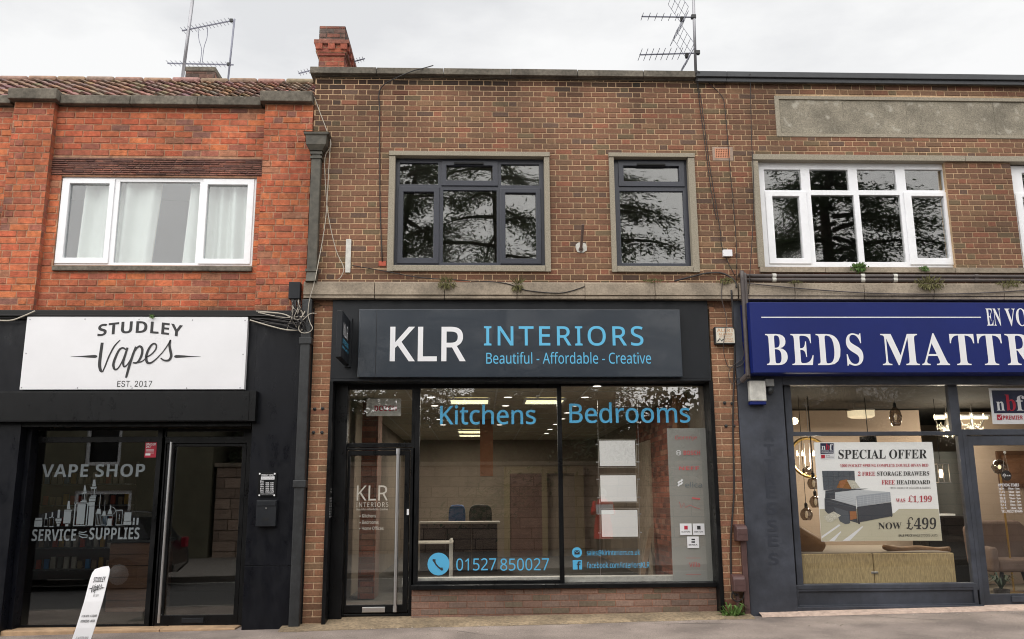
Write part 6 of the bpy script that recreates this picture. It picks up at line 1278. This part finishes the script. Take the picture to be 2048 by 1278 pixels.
cable('thick black cable arching over the stone band by waste pipes', [(1349, 562), (1385, 553), (1413, 546.5), (1444.5, 546.5), (1468, 560), (1473, 575)], [-0.06, -0.04, -0.03, -0.03, -0.08, -0.15], 0.011, 'cableblk')
cable('thin black cable sagging along the stone band over the middle sign', [(705, 531), (763, 541), (840, 555), (930, 561), (1008, 566), (1050, 580), (1108, 586), (1138, 583), (1169, 573)], [-0.02, -0.03, -0.06, -0.12, -0.14, -0.14, -0.14, -0.14, -0.14], 0.006, 'cableblk')
cable('brown cable drooping along the stone band above the blue sign', [(1480, 565), (1560, 573), (1640, 580), (1740, 586), (1850, 588), (1960, 586), (2060, 580)], -0.15, 0.007, 'pipegrey')
cable('black cable bundle running down the right brick pier to brown boxes', [(1463, 580), (1466, 640), (1469, 700), (1468, 760), (1466, 850), (1468, 980), (1462, 1073), (1462.5, 1152), (1466, 1184), (1476, 1191)], [-0.14, -0.1, -0.05, -0.02, -0.02, -0.02, -0.02, -0.02, -0.06, -0.07], 0.011, 'cableblk')
cable('thin looping grey cable over the alarm box and right brick pier', [(1446, 560), (1443, 595), (1453, 640), (1447, 690), (1451, 720), (1460, 735), (1485, 728), (1492, 700), (1484, 685), (1486, 715), (1462, 735), (1458, 755), (1468, 770), (1482, 765), (1480, 755), (1468, 765), (1466, 805)], [-0.14, -0.14, -0.11, -0.1, -0.02, -0.02, -0.05, -0.06, -0.06, -0.06, -0.03, -0.02, -0.03, -0.05, -0.05, -0.04, -0.02], 0.0045, 'pipegrey')
cable('black loop of cable hanging from the lower brown box', [(1466, 1180), (1464, 1195), (1474, 1203), (1486, 1196), (1488, 1184)], -0.06, 0.008, 'cableblk')
cable('pale cable strung under the flashing at the end of the vape board', [(500, 640), (540, 652), (575, 660), (605, 660)], -0.14, 0.008, 'cablewht')
cable('grey cable along the flashing over the black panel at far left', [(-20, 640), (20, 641), (45, 633), (70, 622)], -0.14, 0.009, 'cablewht')
ctg = empty('cable_tangle', 'messy tangle of black and pale wires below the black junction box', 'cable tangle'); r = random.Random(21)
b = [MB(), MB()]
for k in range(30):
    x, y = r.uniform(580, 598), 596; pts = [L3(x, y, -0.09)]
    for s in range(5): x += r.uniform(-7, 11) * (1 if s > 1 else 0.5); y += r.uniform(4, 18); pts.append(L3(min(max(x, 568), 618), min(y, 662), -0.1 - r.uniform(0, 0.07)))
    b[k % 4 == 0].tube(smoothpath(pts, 4), r.uniform(0.0035, 0.0065), 5)
for k in range(9):
    y = r.uniform(628, 655); b[k % 3 == 0].tube(smoothpath([L3(r.uniform(500, 540), y - 6, -0.13), L3(565, y + r.uniform(-4, 6), -0.14), L3(596, y + r.uniform(0, 12), -0.15), L3(610, y + r.uniform(-14, 8), -0.14)], 5), 0.006, 5)
b[0].build('black_wires', M['cableblk'], ctg); b[1].build('pale_wires', M['cablewht'], ctg)
# ================================================================= moss and weeds
def plant(name, lab, px, Y, wpx, hpx, m, n, seed, up=0.5, grp=None, blade=0.012, cat='plant'):
    r = random.Random(seed); c = L3(*px, Y); sc = (P(px[0] + 100, px[1], Y)[0] - c.x) / 100; b = MB(); W, H = wpx * sc / 2, hpx * sc
    for k in range(n):
        g = max(-1, min(1, r.gauss(0, 0.45))); p = Vector((c.x + g * W, Y + r.uniform(-0.05, 0.02), c.z)); hh = H * (1 - 0.6 * abs(g)) * r.uniform(0.3, 1.0) * (1 if r.random() < up else -1)
        d = Vector((r.gauss(0, 0.5) * abs(hh) + g * 0.3 * abs(hh), r.uniform(-0.5, 0.1) * abs(hh), hh)); s = d.cross(Vector((r.uniform(-1, 1), r.uniform(-1, 1), r.uniform(-1, 1)))).normalized() * blade * r.uniform(0.5, 1.3)
        b.add([p, p + d * 0.5 + s, p + d, p + d * 0.5 - s], [(0, 1, 2, 3)])
    return tag(b.build(name, m), lab, cat, grp)
YM = mat('yellow_moss', (0.13, 0.12, 0.045), 0.9, nscale=50, namt=0.5); G = 'moss tufts on the ledges'
for i, (px, w_, h_, n, up, lab) in enumerate((((893, 566), 34, 22, 170, 0.3, 'yellow green moss tuft on the stone band, leftmost on it'), ((1035, 570), 20, 22, 120, 0.25, 'narrow hanging moss tuft on stone band left of the centre seam'), ((1306, 563), 60, 6, 150, 0.8, 'flat mossy strip on stone band under the small anthracite window'), ((1452, 563), 36, 10, 130, 0.7, 'mossy patch on the end of stone band near the waste pipes'), ((1590, 566), 30, 6, 90, 0.8, 'low moss patch behind waste pipes under the white window'), ((1858, 568), 66, 20, 240, 0.35, 'wide drooping moss tuft on the band over the blue sign'), ((2018, 568), 50, 12, 160, 0.5, 'moss patch on the band at far right of the blue sign'))):
    plant('moss_tuft', lab, px, -0.12, w_, h_, YM, n, 30 + i, up, G, 0.008, 'moss')
plant('weed', 'bushy green weed on the sill of the white framed window', (1717, 537), -0.03, 30, 14, M['weed'], 220, 51, 0.6, None, 0.012); plant('weed', 'small flat weed on the right part of the white window sill', (1847, 539), -0.03, 20, 8, M['weed'], 110, 52, 0.6, None, 0.01)
plant('weed', 'small green weed growing over the top edge of the vape board', (305, 634), -0.13, 8, 7, M['weed'], 70, 53, 0.5, None, 0.005)
wd = plant('weed', 'large leafy dandelion like weed on the pavement at the right brick pier', (1466, 1238), -0.1, 44, 34, M['weed'], 60, 54, 1.0, None, 0.018)
b = MB(); r = random.Random(77); o = L3(1466, 1240, -0.1)
for k in range(44):
    a, l = r.uniform(0, 6.28), r.uniform(0.1, 0.24); d = Vector((math.cos(a), math.sin(a) * 0.7, 0)); s = Vector((-d.y, d.x, 0)) * r.uniform(0.012, 0.022); z = r.uniform(0.4, 1.1)
    p1 = o + d * l * 0.55 + Vector((0, 0, l * z * 0.8)); p2 = o + d * l + Vector((0, 0, l * z * 0.65)); b.add([o, p1 - s, p2, p1 + s], [(0, 1, 2, 3)])
b.build('leaves', M['weed'], wd)
# ================================================================= across the street (seen in the glass)
ow = empty('brick_wall', 'long dark brown boundary wall across the street from the shops', 'wall'); OB = mat('opposite_brick', (0.42, 0.31, 0.24), 0.9, nscale=8, namt=0.35, stretch=(0.6, 1, 6), attr=True)
b = MB(); r = random.Random(17); b.box(-7.5, 30, -14.6, -14.32, -0.3, 2.35, 0, (0.12, 0.09, 0.07))
for k in range(9):
    x = -7.5 - r.uniform(0, 0.6)
    while x < 29.5: l = r.uniform(0.5, 1.1); q = r.uniform(0.75, 1.2); b.box(max(x, -7.5) + 0.01, x + l - 0.012, -14.33, -14.3, -0.3 + k * 0.293 + 0.012, -0.3 + k * 0.293 + 0.28, 0, (0.42 * q, 0.31 * q, 0.24 * q)); x += l
b.build('wall', OB, ow); MB().box(-7.55, 30, -14.66, -14.24, 2.352, 2.46).build('coping', M['stone'], ow)
ob = empty('house', 'dark rendered house across the street with two small windows', 'house'); h = MB(); HM = mat('house_render', (0.16, 0.15, 0.1), 0.9, nscale=2, namt=0.3)
wins = [(-16.2, -15.0, 2.4, 3.6), (-11.2, -10.2, 2.4, 3.6), (-16.4, -14.8, 0.4, 1.7), (-11.4, -9.8, 0.4, 1.7)]
MB().plate(-20, -7.6, -0.3, 4.0, -14.2, -20, wins).build('wall', HM, ob)
rf = MB(); rf.prism([(-20.3, 4.0), (-7.3, 4.0), (-9.5, 5.0), (-18, 5.0)], -20.2, -14.0); rf.build('roof', M['tile'], ob)
for x0, x1, z0, z1 in wins:
    f_ = MB().plate(x0, x1, z0, z1, -14.25, -14.3, [(x0 + .1, x1 - .1, z0 + .1, z1 - .1)]).build('window', M['upvc'], ob); MB().box(x0, x1, -14.4, -14.36, z0, z1).build('pane', M['blackmatt'], f_)
FOL = mat('cedar_foliage', (0.095, 0.12, 0.075), 0.8, nscale=3, namt=0.5); n_ = FOL.node_tree; tl = n_.nodes.new('ShaderNodeBsdfTranslucent'); tl.inputs[0].default_value = (0.12, 0.15, 0.085, 1); ms_ = n_.nodes.new('ShaderNodeMixShader'); ms_.inputs[0].default_value = 0.5
n_.links.new(n_.nodes['Principled BSDF'].outputs[0], ms_.inputs[1]); n_.links.new(tl.outputs[0], ms_.inputs[2]); n_.links.new(ms_.outputs[0], n_.nodes['Material Output'].inputs[0])
BK = mat('cedar_bark', (0.1, 0.08, 0.065), 0.95, nscale=12, namt=0.4)
def cedar(x, y, H, seed, lab, dens=1.0):
    r = random.Random(seed); t = empty('cedar_tree', lab, 'tree', 'cedars across the street'); z0 = 0.0
    b = MB(); tp = [(x + r.uniform(-.1, .1) * k, y + r.uniform(-.1, .1) * k, z0 + H * k / 6) for k in range(7)]; b.tube(tp, [0.42 * (1 - k / 6.3) for k in range(7)], 9)
    f = MB()
    n = int(46 * dens)
    for k in range(n):
        h = 0.14 + 0.84 * (k / n); z = z0 + H * h; a = k * 2.4 + r.uniform(-.5, .5); ln = (1.05 - h) * H * 0.42 * r.uniform(0.6, 1.15) + 0.7
        pts = [Vector((x, y, z)) + Vector((math.cos(a) * ln * u, math.sin(a) * ln * u, 0.12 * ln * u - 0.32 * ln * u * u)) for u in (0, 0.25, 0.5, 0.75, 1.0)]
        b.tube(pts, [0.09, 0.07, 0.05, 0.03, 0.012], 5)
        for q in range(int(ln * 260 * dens)):
            u = r.uniform(0.15, 1.0); i = min(int(u * 4), 3); p = pts[i].lerp(pts[i + 1], u * 4 - i); sp = ln * 0.14 * (1.1 - 0.5 * u)
            p = p + Vector((r.gauss(0, sp), r.gauss(0, sp), r.gauss(-0.1, 0.17)))
            d = Vector((math.cos(a) + r.gauss(0, .7), math.sin(a) + r.gauss(0, .7), r.uniform(-.7, .15))).normalized() * r.uniform(0.12, 0.3); s = Vector((-d.y, d.x, r.uniform(-.1, .1))).normalized() * r.uniform(0.02, 0.045)
            f.add([p, p + d * 0.5 + s, p + d, p + d * 0.5 - s], [(0, 1, 2, 3)])
    b.build('trunk', BK, t); f.build('crown', FOL, t); return t
cedar(-2.6, -19.5, 16, 1, 'tall cedar across the street opposite the big anthracite window'); cedar(0.6, -22, 17, 8, 'slender cedar standing farther back between two bigger cedars', 0.8); cedar(4.2, -18, 15, 2, 'tall cedar across the street opposite the small anthracite window'); cedar(12.2, -17.5, 17, 3, 'broad dark cedar across the street opposite the white window', 1.25); cedar(20.5, -18.5, 15, 5, 'cedar farthest along the street towards the bed shop')
hg = empty('hedge', 'tall dense dark hedge behind the boundary wall across the street', 'hedge'); r = random.Random(5); f = MB()
top = lambda x: 4.7 + 0.6 * math.sin(x * 0.9) + 0.4 * math.sin(x * 2.3 + 1)
b = MB(); n = 60; xsn = [-7.4 + i * 0.62 for i in range(n)]
b.add([v for x in xsn for v in ((x, -15.4, 0), (x, -15.5, top(x) - 0.5), (x, -17.5, top(x) - 0.5), (x, -17.6, 0))], [(i * 4 + k, i * 4 + k + 1, i * 4 + k + 5, i * 4 + k + 4) for i in range(n - 1) for k in range(3)]); b.build('branches', BK, hg)
for k in range(26000):
    x = r.uniform(-7.4, 29); tz = top(x) + 0.25 * math.sin(x * 7); q = r.random() < 0.25; p = Vector((x, r.uniform(-17.4, -15.2) if q else r.uniform(-15.5, -15.0), tz - abs(r.gauss(0, 0.4)) + 0.15 if q else r.uniform(0.2, tz)))
    d = Vector((r.gauss(0, 1), r.gauss(-.4, .6), r.gauss(0.1, 1))).normalized() * r.uniform(.1, .26); s = d.cross(Vector((r.gauss(0, 1), r.gauss(0, 1), r.gauss(0, 1)))).normalized() * r.uniform(.04, .09)
    f.add([p, p + d * .5 + s, p + d, p + d * .5 - s], [(0, 1, 2, 3)])
f.build('leaves', FOL, hg)
# dark parked car
car = empty('parked_car', 'dark grey parked hatchback across the street, seen in the vape shop glass', 'car'); CP = mat('car_paint', (0.02, 0.022, 0.026), 0.25, coat=0.8)
cx0, cx1, cyc, cz = -10.3, -6.3, -7.6, gz(-8) - 0.17
prof = [(0, .45), (0.02, .7), (.12, .92), (.25, 1.0), (.55, 1.42), (.9, 1.52), (2.2, 1.54), (2.65, 1.45), (3.1, 1.02), (3.85, .88), (4.0, .65), (4.0, .4), (3.8, .26), (.2, .26)]
b = MB(); n = len(prof); lay = []
for yy, sc in ((-.86, .0), (-.84, 1), (.84, 1), (.86, .0)):
    for u, v in prof: lay.append((cx1 - u, cyc + yy * (1 - 0.16 * max(0, v - .95) / .6), cz + v))
b.add(lay, [(k * n + i, k * n + (i + 1) % n, (k + 1) * n + (i + 1) % n, (k + 1) * n + i) for k in range(3) for i in range(n)] + [tuple(range(n)), tuple(range(4 * n - 1, 3 * n - 1, -1))]); b.build('body', CP, car, bevel=0.05, seg=3)
for s in (-1, 1):
    Yw = cyc + s * 0.80
    b = MB(); b.prism([(cx1 - .5, cz + 1.02), (cx1 - 2.95, cz + 1.02), (cx1 - 2.6, cz + 1.4), (cx1 - .75, cz + 1.44)], Yw - .03, Yw + .03); b.build('side_window', M['blackmatt'], car)
    for u in (0.75, 3.2):
        wv_ = MB().lathe((cx1 - u, cyc + s * 0.84, cz + .33), [(.2, -.1), (.33, -.08), (.33, .08), (.2, .1)], 20, axis='y').build('wheel', M['blackmatt'], car); MB().lathe((cx1 - u, cyc + s * 0.85, cz + .33), [(.2, -.1), (.05, -.11), (.05, .11), (.2, .1)], 12, axis='y').build('rim', M['steel'], wv_)
    MB().box(cx1 - .06, cx1 + .03, cyc + s * .62 - .1, cyc + s * .62 + .1, cz + .78, cz + .98).build('tail_light', M['red'], car)
# person across the street in a red coat, holding an open white sheet
def skin(name, joints, edges, m, parent, lvl=2, root=0):
    me = bpy.data.meshes.new(name); me.from_pydata([j[0] for j in joints], edges, []); o = bpy.data.objects.new(name, me); COL.objects.link(o); o.parent = parent; me.materials.append(m)
    s_ = o.modifiers.new('skin', 'SKIN'); s_.use_smooth_shade = True
    for v, j in zip(me.skin_vertices[0].data, joints): v.radius = (j[1], j[1] * (j[2] if len(j) > 2 else 1))
    me.skin_vertices[0].data[root].use_root = True
    o.modifiers.new('sub', 'SUBSURF').render_levels = lvl; return o
pe = empty('person', 'person in long red coat and grey hair holding an open white sheet, across the street', 'person'); ox, oy, oz = 3.05, -10.6, gz(3) - 0.05
SKN = mat('skin', A(206, 160, 136), 0.6); RC = mat('red_coat', A(214, 60, 54, 1.2), 0.85, nscale=6, namt=0.2); DT = mat('dark_trousers', A(44, 44, 52), 0.9)
V_ = lambda x, y, z: (ox + x, oy + y, oz + z)
J = [(V_(0, 0, .9), .14), (V_(0, 0, 1.1), .13), (V_(0, 0, 1.3), .15), (V_(0, 0, 1.4), .09), (V_(0, .01, 1.46), .05), (V_(0, .02, 1.54), .08), (V_(0, .02, 1.62), .08)]
Ed = [(0, 1), (1, 2), (2, 3), (3, 4), (4, 5), (5, 6)]
for s in (-1, 1):
    k = len(J); J += [(V_(s * .1, 0, .82), .1), (V_(s * .1, .01, .46), .065), (V_(s * .1, -.02, .09), .045), (V_(s * .11, .14, .04), .035)]; Ed += [(0, k), (k, k + 1), (k + 1, k + 2), (k + 2, k + 3)]
    k = len(J); J += [(V_(s * .19, 0, 1.36), .065), (V_(s * .24, .02, 1.1), .045), (V_(s * .17, .24, 1.16), .032), (V_(s * .15, .3, 1.18), .03)]; Ed += [(2, k), (k, k + 1), (k + 1, k + 2), (k + 2, k + 3)]
    h_ = k + 3
    for f_ in range(4): k = len(J); y_ = (0.012 * f_); J += [(V_(s * .15, .335, 1.2 - .018 * f_), .009), (V_(s * .135, .36, 1.205 - .018 * f_), .008)]; Ed += [(h_, k), (k, k + 1)]
    k = len(J); J += [(V_(s * .13, .31, 1.2), .01), (V_(s * .115, .325, 1.215), .009)]; Ed += [(h_, k), (k, k + 1)]
skin('body', J, Ed, SKN, pe)
b = MB(); b.lathe((ox, oy, oz), [(.24, .5), (.22, .8), (.18, 1.05), (.2, 1.3), (.13, 1.42), (.07, 1.45)], 20); b.build('coat', RC, pe, smooth=True)
for s in (-1, 1): MB().tube([V_(s * .17, 0, 1.38), V_(s * .25, .02, 1.1), V_(s * .18, .22, 1.15)], [.075, .062, .045], 10).build('sleeve', RC, pe, smooth=True); MB().tube([V_(s * .1, 0, .82), V_(s * .1, .01, .46), V_(s * .1, -.02, .1)], [.1, .08, .06], 10).build('trousers', DT, pe)
MB().lathe(V_(0, -.01, 1.6), [(.1, -.08), (.105, 0), (.09, .06), (.04, .1)], 14).build('hair', mat('grey_hair', A(170, 160, 150), 0.8), pe, smooth=True)
b = MB()
for s in (-1, 1): b.lathe(V_(s * .03, .095, 1.575), [(.008, -.008), (.012, 0), (.008, .008)], 8)
b.box(ox - .025, ox + .025, oy + .09, oy + .104, oz + 1.5, oz + 1.508); b.build('eyes_and_mouth', M['dark'], pe); MB().lathe(V_(0, .1, 1.545), [(.014, -.02), (.012, 0), (.004, .03)], 8).build('nose', SKN, pe)
b = MB(); b.rbox(Matrix.Translation(V_(0, .345, 1.2)) @ Matrix.Rotation(.5, 4, 'X'), .42, .004, .26)
tag(b.build('paper_sheet', M['white']), 'open white paper sheet held in front of the red coat', 'paper')
